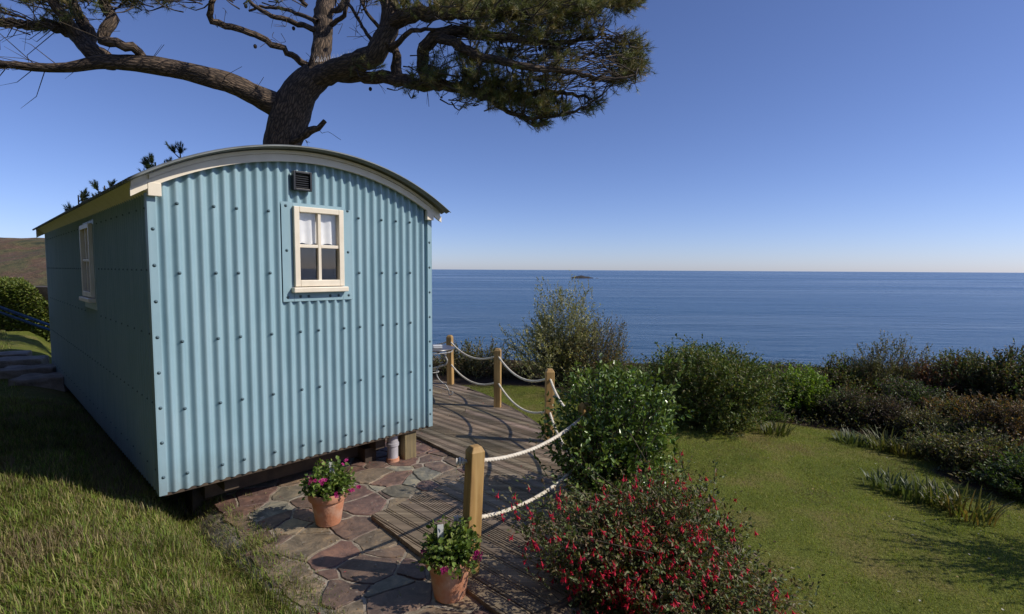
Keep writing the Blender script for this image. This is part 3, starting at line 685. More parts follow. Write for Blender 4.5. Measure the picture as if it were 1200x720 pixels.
# windows
def window(p0, du, nrm, rect, plate=.085, cols=2):
    a, b, z0, z1 = rect; W_, H_ = b - a, z1 - z0; o0 = p0 + du * a + Vector((0, 0, z0)); zv = Vector((0, 0, 1))
    fr = MB(); t = .042
    for (x0, y0, w_, h_) in ((0, 0, t, H_), (W_ - t, 0, t, H_), (t, 0, W_ - 2 * t, t + .008), (t, H_ - t, W_ - 2 * t, t)):
        fr.box(o0 + du * x0 + zv * y0 + nrm * .0, du * w_, nrm * .052, zv * h_)
    f = fr.build('window', M['cream'], hutR, bevel=.004)
    mu = MB(); cx = W_ / 2 - .0125; mu.box(o0 + du * cx + zv * t + nrm * .008, du * .025, nrm * .034, zv * (H_ - 2 * t))
    for sx in (0, 1): 
        x0 = t + sx * (cx + .025 - t); mu.box(o0 + du * x0 + zv * (H_ * .49) + nrm * .009, du * (cx - t), nrm * .032, zv * .025)
    mu.build('glazing_bars', M['cream'], f, bevel=.003)
    pn = MB(); pn.box(o0 + du * (t * .7) + zv * (t * .7) + nrm * .016, du * (W_ - 1.4 * t), nrm * .003, zv * (H_ - 1.4 * t)); pn.build('pane', M['glass'], f)
    si = MB(); si.box(o0 + du * -.022 + zv * -.046 + nrm * .0, du * (W_ + .044), nrm * .078, zv * .040); si.build('sill', M['cream'], f, bevel=.006)
    # flat flashing sheet around the opening, four strips butted together
    pl = MB(); e = .0195
    for (x0, y0, w_, h_) in ((-plate, -plate - .03, plate - .002, H_ + plate * 1.35 + .03), (W_ + .002, -plate - .03, plate, H_ + plate * 1.1 + .03), (0, -plate - .03, W_, plate + .028), (0, H_ + .002, W_, plate * .3)):
        pl.box(o0 + du * x0 + zv * y0 + nrm * e, du * w_, nrm * .003, zv * h_)
    po = pl.build('window_flashing', M['paint'], hutR)
    rv = MB()
    rv.box(o0 + du * -.012 - nrm * .042 , du * .011, nrm * .06, zv * H_); rv.box(o0 + du * (W_ + .001) - nrm * .042, du * .011, nrm * .06, zv * H_)
    rv.box(o0 + zv * -.012 - nrm * .042, du * W_, nrm * .06, zv * .011); rv.box(o0 + zv * (H_ + .001) - nrm * .042, du * W_, nrm * .06, zv * .011); rv.build('reveal', M['cream'], f)
    bl = MB(); nb = 26; x0, x1 = t * .3, W_ - t * .3; zt_, zb_ = H_ - .01, H_ * .545
    for i in range(nb):
        for sd_ in (0, 1):
            pass
    vv = []; 
    for i in range(nb + 1):
        xx = x0 + (x1 - x0) * i / nb; wv = .008 * math.sin(i * 1.15) + .004 * math.sin(i * .5)
        for q in range(5):
            zz = zt_ + (zb_ - zt_) * q / 4 - (.006 * math.sin(i * .9) if q == 4 else 0); vv.append(o0 + du * xx + zv * zz - nrm * (.012 + wv * (.3 + q / 4)))
    fs = [(i * 5 + q, i * 5 + q + 1, i * 5 + q + 6, i * 5 + q + 5) for i in range(nb) for q in range(4)]
    bl.add(vv, fs); bl.build('blind', M['blind'], f, smooth=True)
    return f, o0
fwin, fo = window(H0, A, NF, fw_); swin, so_ = window(H0 , Bv, SN, sw_)
# bolts: domed heads standing on the ridges; the hundred nearest on the front are parts of their own
bm_ = MB(); bm_.lathe((0, 0, 0), [(.0001, .0075), (.0045, .007), (.0065, .004), (.007, .0015), (.0115, .0008), (.0115, -.002)], 10); bolt_me = bm_.mesh('bolt'); bolt_me.materials.append(M['bolt'])
bolt_me.polygons.foreach_set('use_smooth', np.ones(len(bolt_me.polygons), bool))
fb_pos = []
ridx = [2, 5, 7, 10, 13, 15, 18, 20, 23, 25, 27]
for i in ridx:
    u = i * PIT
    for z in (HB + .11, HB + .56, HB + 1.02, HB + 1.48, HB + 1.94, HB + 2.30):
        if z > rz(u) - .22: continue
        if fw_[0] - .12 < u < fw_[1] + .12 and fw_[2] - .16 < z < fw_[3] + .10: continue
        fb_pos.append((u, z, .0205))
for k in range(8):
    for u in (.006, HW - .006): fb_pos.append((u, HB + .12 + k * .235, .0245))
for u in (fw_[0] - .05, fw_[1] + .05):
    for z in (fw_[2] - .08, (fw_[2] + fw_[3]) / 2 - .03, fw_[3] - .0): fb_pos.append((u, z, .0235))
for t in (.12, .28, .72, .9): fb_pos.append((fw_[0] + (fw_[1] - fw_[0]) * t, fw_[2] - .078, .0235))
def child_from_mesh(name, me, matrix, parent):
    o = bpy.data.objects.new(name, me); COL.objects.link(o); o.parent = parent
    root = parent
    o.matrix_parent_inverse = (Matrix.Translation(root.location) @ root.rotation_euler.to_matrix().to_4x4()).inverted()
    o.matrix_basis = matrix; return o
def frame_mat(p, z):
    return Matrix.Translation(p) @ Vector(z).to_track_quat('Z', 'Y').to_matrix().to_4x4()
print('front bolts', len(fb_pos))
for (u, z, o_) in fb_pos[:99]:
    child_from_mesh('bolt', bolt_me, frame_mat(H0 + A * u + NF * o_ + Vector((0, 0, z)), NF), hutR)
sb = []; bv = np.array([v.co[:] for v in bolt_me.vertices]); bf = [tuple(p.vertices) for p in bolt_me.polygons]
sbm = MB()
for z in (HB + .16, HB + .62, HB + 1.08, HB + 1.5, HB + 1.9):
    for j in range(0, 81, 2 if z in (HB + .62, HB + 1.5) else 3):
        v = (j + .75) * PIT
        if sw_[0] - .1 < v < sw_[1] + .1 and sw_[2] - .16 < z < sw_[3] + .1: continue
        mtx = frame_mat(H0 + Bv * v + SN * .0205 + Vector((0, 0, z)), SN); sbm.add([mtx @ (Vector(q) * .75) for q in bv], bf)
tag(sbm.build('bolts', M['bolt'], hutR, smooth=True), kind='stuff')
# vent grille
vu, vz = fu(351, 213.5); vt = MB(); w_ = .145
for (x0, y0, a_, b_) in ((-w_ / 2, -w_ / 2, .016, w_), (w_ / 2 - .016, -w_ / 2, .016, w_), (-w_ / 2 + .016, -w_ / 2, w_ - .032, .016), (-w_ / 2 + .016, w_ / 2 - .016, w_ - .032, .016)):
    vt.box(hut(vu + x0, -.019, vz + y0), A * a_, NF * .042, (0, 0, b_))
vg = vt.build('air_vent', M['black'], hutR, bevel=.003)
ls = MB()
for k in range(7):
    z_ = vz - w_ / 2 + .018 + k * .0165; ls.box(hut(vu - w_ / 2 + .016, -.030, z_), A * (w_ - .032), NF * .018 + Vector((0, 0, -.010)), (0, 0, .004))
ls.box(hut(vu - w_ / 2 + .016, -.0195, vz - w_ / 2 + .016), A * (w_ - .032), NF * .002, (0, 0, w_ - .032)); ls.build('vent_louvres', M['black'], vg)
# chassis, axles, wheels, supports
ch = MB()
for u in (.42, HW - .52): ch.box(hut(u, .12, HB - .145), A * .1, Bv * (HL - .24), (0, 0, .125))
for v in (.35, 2.9, HL - .45): ch.box(hut(.35, v, HB - .25), A * (HW - .7), Bv * .09, (0, 0, .10))
ch.build('chassis', M['chassis'], hutR)
wv = MB()
for u in (.30, HW - .34):
    for v in (.95, HL - .95):
        wm = MB(); c = hut(u, v, .19); n_ = 24
        for (ro, ri, w0) in ((.19, .165, .05),):
            vv = []
            for i in range(n_):
                t = 2 * math.pi * i / n_; dvec = Bv * math.cos(t) + Vector((0, 0, 1)) * math.sin(t)
                for (r_, s_) in ((ro, -1), (ro, 1), (ri, 1), (ri, -1)): vv.append(c + dvec * r_ + A * s_ * w0 / 2)
            fs = []
            for i in range(n_):
                a_ = i * 4; b_ = ((i + 1) % n_) * 4
                for j in range(4): q = (j + 1) % 4; fs.append((a_ + j, a_ + q, b_ + q, b_ + j))
            wm.add(vv, fs)
        for i in range(8):
            t = math.pi * i / 4; dvec = Bv * math.cos(t) + Vector((0, 0, 1)) * math.sin(t); wm.tube([c + dvec * .03, c + dvec * .17], .010, 6)
        wm.tube([c - A * .05, c + A * .05], .035, 12); wm.build('wheel', M['iron'], hutR, smooth_angle=40)
pb = gnd(463, 541, -.0); pu = (pb - H0).dot(A)
pp = MB(); px_, pv_ = pu, .10
pp.lathe(hut(px_, pv_, .045), [(.0001, -.03), (.05, -.03), (.05, .10), (.058, .102), (.058, .128), (.05, .13), (.05, .235)], 24); 
dp = pp.build('drain_pipe', M['greypipe'], hutR, smooth_angle=35)
tc_ = MB(); tc_.lathe(hut(px_, pv_, -.02), [(.0001, 0), (.062, 0), (.058, .05), (.048, .052)], 20); tc_.build('pipe_collar', M['terra'], dp, smooth_angle=35)
sp_ = MB(); sp_.box(hut(px_ + .09, .03, -.02), A * .13, Bv * .12, (0, 0, .28)); sp_.build('support_block', wood_mat('old_post', (.30, .24, .12), (.22, .17, .09), (.12, .10, .06)), hutR, bevel=.006)
for (u, v) in ((px_ - .22, .22), (.3, .5), (.35, 3.0), (.3, HL - .5), (HW - .4, HL - .5), (HW - .5, 3.0)):
    q = MB(); zg = min(H((hut(u, v, 0)).x, (hut(u, v, 0)).y), 0) - .02; q.box(hut(u, v, zg), A * .12, Bv * .2, (0, 0, HB - .15 - zg)); q.build('support_block', M['chassis'], hutR, bevel=.006)

# ------------------------------------------------------------------ rope fence around the deck
fence = empty('rope_fence', (0.3, 5.0, 0), 'low fence of honey coloured timber posts and white rope round the deck', 'fence')
PH = .79
t1 = at(557, 527, 1.01 * F / (527 - 315.5)); 
posts = [Vector((t1.x - .035, t1.y + .02, 0)), gnd(685, 590), gnd(643, 521), gnd(583, 479.5), gnd(528, 452.5), Vector((-2.35, 8.45, 0)), Vector((-3.5, 7.9, 0))]
tops = []
for i, p in enumerate(posts):
    tilt = Vector((.035, -.01, 0)) if i == 0 else Vector((random.uniform(-.012, .012), random.uniform(-.01, .01), 0)); h = PH
    ang = [.55, .35, .1, -.15, -.3, -.2, .3][i]; ax = Vector((math.cos(ang), math.sin(ang), 0)); ay = Vector((-ax.y, ax.x, 0)); s = .043
    mb = MB(); zz = [DT - .45 if i else DT - .1, DT, h * .5, h - .03, h]; rd = [s, s, s, s, s * .62]; vs = []
    for z_, r_ in zip(zz, rd):
        for (sx, sy) in ((-1, -1), (1, -1), (1, 1), (-1, 1)):
            if z_ == h: pass
            vs.append(p + tilt * (max(z_, 0) / h) + ax * sx * r_ + ay * sy * r_ + Vector((0, 0, z_)))
    fs = [(k * 4 + j, k * 4 + (j + 1) % 4, k * 4 + 4 + (j + 1) % 4, k * 4 + 4 + j) for k in range(4) for j in range(4)] + [(16, 17, 18, 19), (3, 2, 1, 0)]
    mb.add(vs, fs); mb.build('post', M['post'], fence, bevel=.006)
    tops.append((p, tilt, h))
def rope_np(P, r0=.0112):
    P = np.array(P); L = np.concatenate([[0], np.cumsum(np.linalg.norm(np.diff(P, axis=0), axis=1))]); n_ = int(L[-1] / .006) + 2; s = np.linspace(0, L[-1], n_)
    Q = np.stack([np.interp(s, L, P[:, k]) for k in range(3)], 1); V, Fq = tube_np(Q, 1.0, 18)
    C = np.repeat(Q, 18, 0); d = V - C; th = np.tile(np.arange(18) * 2 * np.pi / 18, n_); ph = np.repeat(s, 18) * 2 * np.pi / .085
    rr_ = r0 * (1 + .42 * np.abs(np.cos(1.5 * (th - ph))) - .26); return C + d * rr_[:, None], Fq
def span(pa, pb, sag, n_=30):
    pa, pb = Vector(pa), Vector(pb); return [tuple(pa.lerp(pb, t) - Vector((0, 0, 4 * sag * t * (1 - t)))) for t in np.linspace(0, 1, n_)]
for lvl, (zf, sg) in enumerate(((.70, .10), (.355, .10))):
    path = []; p0 = tops[0][0] + tops[0][1] * (zf / PH) + Vector((-.10, -.01, zf + .01 - 0))
    hole = [t[0] + t[1] * (zf / PH) + Vector((0, 0, zf)) for t in tops]; path += [tuple(p0 + Vector((-.0, 0, -.012)))]
    sags = [.085, .13, .15, .14, .14, .12]
    for i in range(len(hole) - 1): path += span(hole[i], hole[i + 1], sags[i] * (1.0 if lvl == 0 else 1.05))[(0 if i == 0 else 1):]
    V, Fq = rope_np(path); put('rope', np_mesh('rope', V, Fq), M['rope'], fence, True)
    kn = MB()                                           # whipped stopper knot outside the first post
    for (a_, r_) in ((0, .021), (.016, .024), (.032, .021)): 
        dx = (hole[0] - Vector(path[0])).normalized(); kn.tube([Vector(path[0]) + dx * (a_ - .006), Vector(path[0]) + dx * (a_ + .006)], r_, 12)
    kn.build('rope_knot', M['rope'], fence, smooth_angle=60)

# ------------------------------------------------------------------ bistro table on the far deck and the box on it
tp = Vector((-1.12, 7.35, DT)); TH = .66
tb = empty('bistro_table', tuple(tp), 'small round garden table with a dark top and white scrolled legs', 'table')
q = MB(); q.lathe(tp, [(.0001, TH - .012), (.29, TH - .012), (.305, TH - .008), (.31, TH + .002), (.305, TH + .012), (.285, TH + .014), (.0001, TH + .013)], 40); q.build('tabletop', M['tabletop'], tb, smooth_angle=40)
q = MB(); q.tube([tp + Vector((.285 * math.cos(t), .285 * math.sin(t), TH - .035)) for t in np.linspace(0, 2 * math.pi, 41)], .009, 8); q.build('apron_ring', M['cast'], tb, True)
for k in range(3):
    a_ = R(-8 + 120 * k); d = Vector((math.cos(a_), math.sin(a_), 0)); zv = Vector((0, 0, 1))
    pr = [(.03, .62), (.10, .60), (.19, .55), (.22, .48), (.18, .43), (.12, .42), (.07, .36), (.07, .28), (.12, .20), (.20, .14), (.245, .06), (.24, .015), (.275, .008), (.30, .035), (.285, .06)]
    P, rd = smooth_path([tp + d * a + zv * b for a, b in pr], [.013] * len(pr), .02); q = MB(); q.tube(P, rd * .8 * (1 + .25 * np.sin(np.linspace(0, 6, len(P)))), 8); 
    P, rd = smooth_path([tp + d * a + zv * b for a, b in [(.20, .50), (.15, .53), (.10, .50), (.12, .46), (.16, .47)]], [.008] * 5, .02); q.tube(P, rd, 7); q.build('leg', M['cast'], tb, True)
q = MB(); q.tube([tp + Vector((.095 * math.cos(t), .095 * math.sin(t), .33)) for t in np.linspace(0, 2 * math.pi, 25)], .008, 7); q.build('stretcher_ring', M['cast'], tb, True)
q = MB(); c = tp + Vector((.11, -.08, TH + .016)); q.box(c + Vector((-.07, -.05, 0)), (.12, .02, 0), (-.02, .08, 0), (0, 0, .03)); q.box(c + Vector((-.072, -.052, .031)), (.124, .02, 0), (-.02, .084, 0), (0, 0, .010))
tag(q.build('box', M['white'], bevel=.004), 'small white box lying on the round garden table', 'box')

# ------------------------------------------------------------------ plants
def shrub(name, label, cat, base, rx, ry, h, ntw, nlf, leaf, pal, m='leaf', seed=0, group=None, lump=.28, upw=.5, twl=(.16, .34), asp=.5, zlow=.12, stems=9, parts=True, shell=.55, wisps=0, cz=.55, leafup=.5, skirt=1.0, freq=3.2, tipcol=None):
    global rng
    rng = np.random.default_rng(seed + 11); base = Vector(base)
    root = empty(name, tuple(base), label, cat, group)
    d = rand_dirs(ntw); 
    ph = rng.random(6) * 6
    lm_ = 1 + lump * (np.sin(freq * d[:, 0] + ph[0]) * np.cos(freq * 1.3 * d[:, 1] + ph[1]) + .7 * np.sin(freq * 1.7 * d[:, 2] + ph[2] + 2 * d[:, 0]) + .5 * np.sin(freq * 2.3 * d[:, 1] + ph[3]) * np.cos(freq * 2.1 * d[:, 0] + ph[4]))
    rad = (1 - (1 - shell) * rng.random(ntw) ** 1.6) * lm_
    wsp = rng.random(ntw) < wisps; rad[wsp] *= 1 + .28 * rng.random(wsp.sum())
    ax = np.array([rx, ry, h * (1 - cz)]); tip = d * rad[:, None] * ax; low = tip[:, 2] < 0; tip[low, 2] *= cz / (1 - cz) * skirt
    tip = tip + np.array([0, 0, h * cz]); ok = tip[:, 2] > zlow * h * .3; tip, d, wsp = tip[ok], d[ok], wsp[ok]; n_ = len(tip)
    # keep twigs above the ground
    grow = unit(d * np.array([1, 1, .6]) + np.array([0, 0, upw]) + .35 * rng.normal(size=(n_, 3))); ln = rng.uniform(*twl, n_); ln[wsp] *= 1.3
    st_ = tip - grow * ln[:, None]
    # leaves along each twig
    k = nlf; t = (np.arange(k) + rng.random((n_, k))) / k; t = .12 + .9 * t
    bend = unit(rng.normal(size=(n_, 1, 3))) * .06
    P = st_[:, None] + (tip - st_)[:, None] * t[..., None] + bend * (ln[:, None] * t * (1 - t) * 4)[..., None]
    rd_ = rand_dirs(n_ * k).reshape(n_, k, 3); gr = np.repeat(grow[:, None], k, 1)
    D = unit(gr * (.35 + .5 * t[..., None]) + rd_ * .85 + np.array([0, 0, leafup * .4]))
    P = P.reshape(-1, 3); D = D.reshape(-1, 3); L = leaf * rng.uniform(.6, 1.25, len(P)); tf = np.repeat(rng.normal(size=n_), k) * .10
    V, Fq = leaves_np(P, D, L, L * asp)
    c = pick(pal, len(P), .24) * (1 + tf)[:, None].clip(.6, 1.5) * (1.6 if m == 'leaf' and name == 'shrub' else 1)
    if tipcol is not None:
        tm = (t.reshape(-1) > .78) & (np.repeat(rng.random(n_), k) < .6); c[tm] = np.array(tipcol) * (1 + .15 * rng.normal(size=(tm.sum(), 1))).clip(.6, 1.5)
    V = V + np.array(base[:]); gz = V[:, 2].copy()
    put('foliage', np_mesh('foliage', V, Fq, tint=np.repeat(c, 6, 0)), M[m], root)
    # stems and twigs
    ps = []; tw = rng.choice(n_, min(n_, 700), replace=False)
    for i in tw:
        q = np.array([st_[i] - grow[i] * ln[i] * .6, st_[i], tip[i]]); q[0] = st_[i] - grow[i] * ln[i] * .3; ps.append(tube_np(q, [.003, .0025, .001], 3))
    sel = rng.choice(n_, min(n_, stems * 6), replace=False); mains = rand_dirs(stems) * np.array([rx, ry, 0]) * .55 + np.array([0, 0, h * .42])
    rb_ = .008 + .012 * min(h, 1.6)
    for s_ in mains: P_, r_ = smooth_path([np.array([s_[0] * .12, s_[1] * .12, -.08]), s_ * np.array([.5, .5, .5]), s_, s_ * np.array([1.05, 1.05, 1.3])], [rb_, rb_ * .75, rb_ * .5, rb_ * .25], .1); ps.append(tube_np(P_, r_, 5))
    for i in sel:
        s_ = mains[np.argmin(np.linalg.norm(mains - st_[i], axis=1))]
        if np.linalg.norm(s_ - st_[i]) > .42 * max(rx, h * .5): continue
        mid = (s_ + st_[i]) / 2 + rng.normal(size=3) * .05 * h; ps.append(tube_np(np.array([s_ * .8, mid, st_[i]]), [rb_ * .4, rb_ * .28, .003], 4))
    V, Fq = merge(ps); put('stems', np_mesh('stems', V + np.array(base[:]), Fq), M['twig'], root, True)
    return root, tip + np.array(base[:]), grow
def on(px, Y): x = (px - 600) / F * Y; return Vector((x, Y, H(x, Y) - .02))
def top_h(base, py): return CZ + (316.5 - py) / F * base.y - base.z

dark = [(.035, .06, .016), (.05, .08, .02), (.065, .095, .025), (.04, .055, .02)]
mid_ = [(.06, .10, .02), (.09, .13, .03), (.045, .075, .018), (.11, .13, .035)]
olive = [(.10, .10, .04), (.07, .08, .028), (.13, .115, .05), (.06, .065, .03), (.14, .10, .04)]
brown = [(.07, .06, .03), (.10, .07, .04), (.05, .055, .02), (.085, .05, .035), (.12, .095, .05)]
bright = [(.13, .20, .025), (.10, .17, .02), (.17, .22, .04)]
# glossy bush at the deck edge
b = on(724, 3.9); gl, gtip, ggr = shrub('glossy_bush', 'glossy dark green evergreen bush leaning over the fence post at the deck edge', 'bush', b, .50, .42, top_h(b, 440), 1000, 10, .044, [(.12, .20, .035), (.09, .155, .028), (.16, .24, .05), (.14, .21, .042)], 'gloss_leaf', 1, lump=.20, upw=.9, asp=.55, tipcol=(.20, .27, .06), wisps=.35, twl=(.16, .30))
# shrubs along the seaward side of the garden, left to right
def seab(px, Y, py, wpx, label, ntw, nlf, leaf, pal, seed, name='shrub', cat='shrub', m='leaf', dyf=.8, **kw):
    b = on(px, Y); h = top_h(b, py) * (1.12 if px > 900 else 1.0); rx = wpx / F * Y / 2
    return shrub(name, label, cat, b, rx, rx * dyf, h, ntw, nlf, leaf, pal, m, seed, **kw)
G = 'shrubs screening the garden from the sea'
seab(516, 12.0, 420, 70, 'low scrubby shrub seen under the table behind the corner of the hut', 420, 10, .05, brown, 20, group=G, wisps=.5, upw=1)
seab(557, 11.6, 405, 80, 'wispy olive shrub between the two farthest full fence posts', 520, 10, .05, olive, 21, group=G, wisps=.7, upw=1.2, lump=.35)
seab(604, 11.4, 425, 70, 'low brown green shrub behind the third fence post', 480, 10, .045, brown, 22, group=G, wisps=.4, upw=1)
seab(655, 10.6, 350, 92, 'tall airy silvery olive shrub rising highest above the fence ropes', 1300, 15, .056, [(.24, .23, .12), (.18, .18, .08), (.12, .13, .055), (.28, .25, .13)], 23, group=G, wisps=.7, upw=1.0, lump=.35, cz=.5, asp=.34, twl=(.25, .5))
seab(698, 10.6, 376, 88, 'rounded olive brown shrub right beside the tall airy one', 950, 12, .045, olive + [(.13, .08, .03)], 24, group=G, wisps=.45, upw=1.3, lump=.25, cz=.5, asp=.35, twl=(.2, .45))
seab(735, 9.2, 432, 120, 'fresh green low shrub just behind the glossy bush', 900, 11, .045, mid_, 25, group=G, wisps=.2, upw=.8)
seab(836, 7.9, 404, 158, 'large domed evergreen shrub standing out on the lawn edge', 3000, 13, .042, [(.06, .09, .02), (.09, .115, .03), (.045, .07, .018), (.12, .11, .04)], 26, group=G, wisps=.3, lump=.17, upw=.7, cz=.5, dyf=.85)
seab(940, 8.75, 436, 70, 'bright yellow green shrub between the big dome and the dark hedge', 620, 11, .045, bright, 27, group=G, upw=.9, lump=.2)
seab(905, 9.6, 462, 50, 'small dark shrub tucked against the right side of the big dome', 420, 10, .04, dark, 28, group=G, lump=.25)
seab(992, 9.8, 428, 76, 'dark leafy shrub just right of the bright yellow green one', 760, 11, .05, mid_ + brown, 29, group=G, wisps=.4, upw=1.2, lump=.3)
seab(1040, 9.8, 412, 90, 'tall olive shrub with upright shoots in the middle of the right hedge', 900, 11, .048, olive, 30, group=G, wisps=.6, upw=1.5, lump=.3, asp=.35)
seab(1095, 9.7, 428, 84, 'purplish brown shrub in the right hedge', 800, 11, .045, [(.11, .05, .045), (.13, .07, .05), (.07, .07, .03)], 31, group=G, wisps=.4, upw=1.1, lump=.3, tipcol=(.18, .08, .05))
seab(1140, 9.5, 418, 86, 'dark green shrub with a ragged top near the right end of the hedge', 860, 11, .045, dark + olive, 32, group=G, wisps=.6, upw=1.4, lump=.3)
seab(1190, 9.2, 414, 92, 'dense dark shrub at the far right end of the hedge', 900, 11, .052, dark + brown, 33, group=G, wisps=.4, upw=1.2, lump=.25)
seab(1250, 9.0, 420, 100, 'dark shrub beyond the right end of the hedge', 500, 10, .05, dark, 34, group=G, wisps=.4, upw=1.2)
seab(1015, 8.8, 462, 80, 'low bronze shrub in front of the right hedge', 520, 10, .038, brown, 35, group=G, lump=.3)
seab(1075, 8.6, 446, 84, 'low dark shrub between the bronze and the rusty ones', 560, 10, .038, dark + [(.08, .05, .05)], 36, group=G, lump=.3)
seab(1132, 7.8, 466, 76, 'rounded shrub with rusty orange tips in the right border', 760, 11, .036, olive + [(.12, .09, .035)], 37, group=G, lump=.2, tipcol=(.22, .11, .04))
seab(1188, 7.0, 472, 90, 'dark red brown shrub at the right edge of the border', 720, 11, .036, [(.10, .06, .035), (.06, .06, .025), (.14, .08, .035)], 38, group=G, lump=.25)
seab(1165, 6.2, 512, 100, 'yellow green tangled shrub leaning towards the lawn', 760, 11, .034, olive + [(.12, .13, .04)], 39, group=G, lump=.3, wisps=.4)
seab(1235, 5.4, 540, 120, 'dark bush at the lower right corner of the border', 620, 11, .04, dark, 40, group=G, lump=.25)
seab(965, 8.7, 455, 76, 'low mixed green shrub below the dark leafy hedge shrub', 620, 11, .036, mid_ + dark, 60, group=G, lump=.3)
seab(906, 8.4, 482, 50, 'squat green shrub just right of the foot of the big dome', 420, 11, .034, mid_, 61, group=G, lump=.3)
seab(1000, 8.2, 460, 64, 'small dark shrub at the back right of the lawn', 460, 11, .032, dark + brown, 62, group=G, lump=.3)
seab(1050, 8.0, 470, 70, 'small purplish shrub at the back right of the lawn', 480, 11, .032, [(.08, .05, .045), (.06, .06, .03)], 63, group=G, lump=.3)
seab(1092, 7.5, 484, 70, 'small olive shrub behind the jutting border tip', 520, 11, .032, olive, 64, group=G, lump=.3)
seab(1150, 7.0, 497, 80, 'tangled dark shrub in the middle of the right border', 620, 11, .034, dark + olive, 65, group=G, lump=.3, wisps=.3)
seab(1115, 6.7, 512, 84, 'low yellowish shrub behind the grassy clumps', 420, 11, .030, olive + mid_, 66, group=G, lump=.3, wisps=.3)
seab(1190, 5.9, 532, 80, 'low dark shrub hanging over the lawn by the right edge', 560, 11, .032, dark + brown, 67, group=G, lump=.3, wisps=.3)
shrub('shrub', 'bush just outside the right edge of the view casting its shade on the lawn', 'shrub', Vector((5.1, 3.95, H(5.1, 3.95))), .55, .5, 1.45, 420, 10, .04, dark + olive, 'leaf', 70, group=G, lump=.3, wisps=.4, upw=1)
# low ground cover filling the border soil
rng = np.random.default_rng(91); n_ = 90000; x = rng.uniform(1.2, 12, n_); y = rng.uniform(3.2, 13.5, n_); k = (poly_sd(bed_poly, x, y) < -.05) & (x < y * 1.05 + .6); x, y = x[k], y[k]
lum = .5 + .5 * vnoise(x, y, 3.7, 4) + .3 * vnoise(x, y, 9.1, 1); z = hgt(x, y) + rng.random(len(x)) * (.03 + .20 * np.clip(lum, 0, 1.3))
P = np.stack([x, y, z], 1); L = rng.uniform(.025, .06, len(x)); V, Fq = leaves_np(P, rand_dirs(len(x)) + np.array([0, 0, .6]), L, L * .45)
gc = pick([(.07, .09, .025), (.10, .11, .035), (.10, .075, .045), (.05, .065, .02), (.14, .11, .05)], len(x), .3) * (1 + .3 * vnoise(x, y, 2.3, 8))[:, None]
tag(put('ground_cover', np_mesh('ground_cover', V, Fq, tint=np.repeat(gc, 6, 0)), M['leaf']), 'low tangled ground cover between the border shrubs', 'ground cover', kind='stuff')
# strap-leaved clumps along the border edge
def strap(px, py, n_, ln, wd, pal, label, seed, spread=.16, name='strap_leaved_plant'):
    global rng
    rng = np.random.default_rng(seed); p = gp(px, py); base = np.array([p.x, p.y, H(p.x, p.y) - .02])
    az = rng.random(n_) * 2 * np.pi; r0 = spread * np.sqrt(rng.random(n_)); B0 = np.stack([np.cos(az) * r0, np.sin(az) * r0, np.zeros(n_)], 1)
    az2 = az + rng.normal(size=n_) * .6; out = np.stack([np.cos(az2), np.sin(az2), np.zeros(n_)], 1); L = ln * rng.uniform(.6, 1.15, n_); lean = rng.uniform(.15, .8, n_)
    sd_ = np.stack([-np.sin(az2), np.cos(az2), np.zeros(n_)], 1); rows = []
    for t, wf in ((0, .8), (.3, 1), (.6, .9), (.85, .55), (1, .05)):
        c_ = B0 + out * (L * lean * t ** 1.6)[:, None] + np.array([0, 0, 1.]) * (L * (t - .45 * lean * t ** 2.5))[:, None]
        rows += [c_ + sd_ * wd * wf / 2, c_ - sd_ * wd * wf / 2]
    V = np.stack(rows, 1).reshape(-1, 3) + base; k = np.arange(n_)[:, None] * 10; Fq = np.concatenate([k + np.array([[2 * i, 2 * i + 1, 2 * i + 3, 2 * i + 2]]) for i in range(4)])
    o = put(name, np_mesh(name, V, Fq, tint=np.repeat(pick(pal, n_, .2), 10, 0)), M['leaf'])
    o.data.transform(Matrix.Translation(-Vector(base))); o.location = base
    return tag(o, label, 'plant', 'strap leaved plants edging the border')
sp1 = [(.07, .10, .035), (.11, .14, .06), (.055, .075, .025)]; sp2 = [(.09, .11, .03), (.14, .13, .05), (.065, .085, .022)]
strap(1040, 572, 70, .20, .02, sp1, 'grey green clump at the tip of the border jutting into the lawn', 1, .22)
strap(1068, 583, 70, .21, .02, sp1, 'grey green clump second from the tip of the border', 2, .2)
strap(1100, 590, 80, .27, .016, sp2, 'yellow green grassy clump beside the jutting border tip', 3, .2)
strap(1135, 606, 80, .28, .016, sp2 + [(.22, .15, .06)], 'straw tinted grassy clump halfway along the near border', 4, .2)
strap(1035, 528, 100, .32, .014, sp2, 'upright grassy clump at the back of the lawn under the dark hedge', 6, .16)
strap(1060, 535, 80, .26, .014, [(.16, .13, .05), (.12, .12, .04)], 'browning grassy clump at the back of the lawn', 7, .16)
strap(1000, 520, 80, .2, .02, sp1, 'small low clump at the back corner of the lawn', 8, .2)
strap(908, 508, 80, .22, .02, sp2, 'pale green low clump at the foot of the big domed shrub', 9, .2)

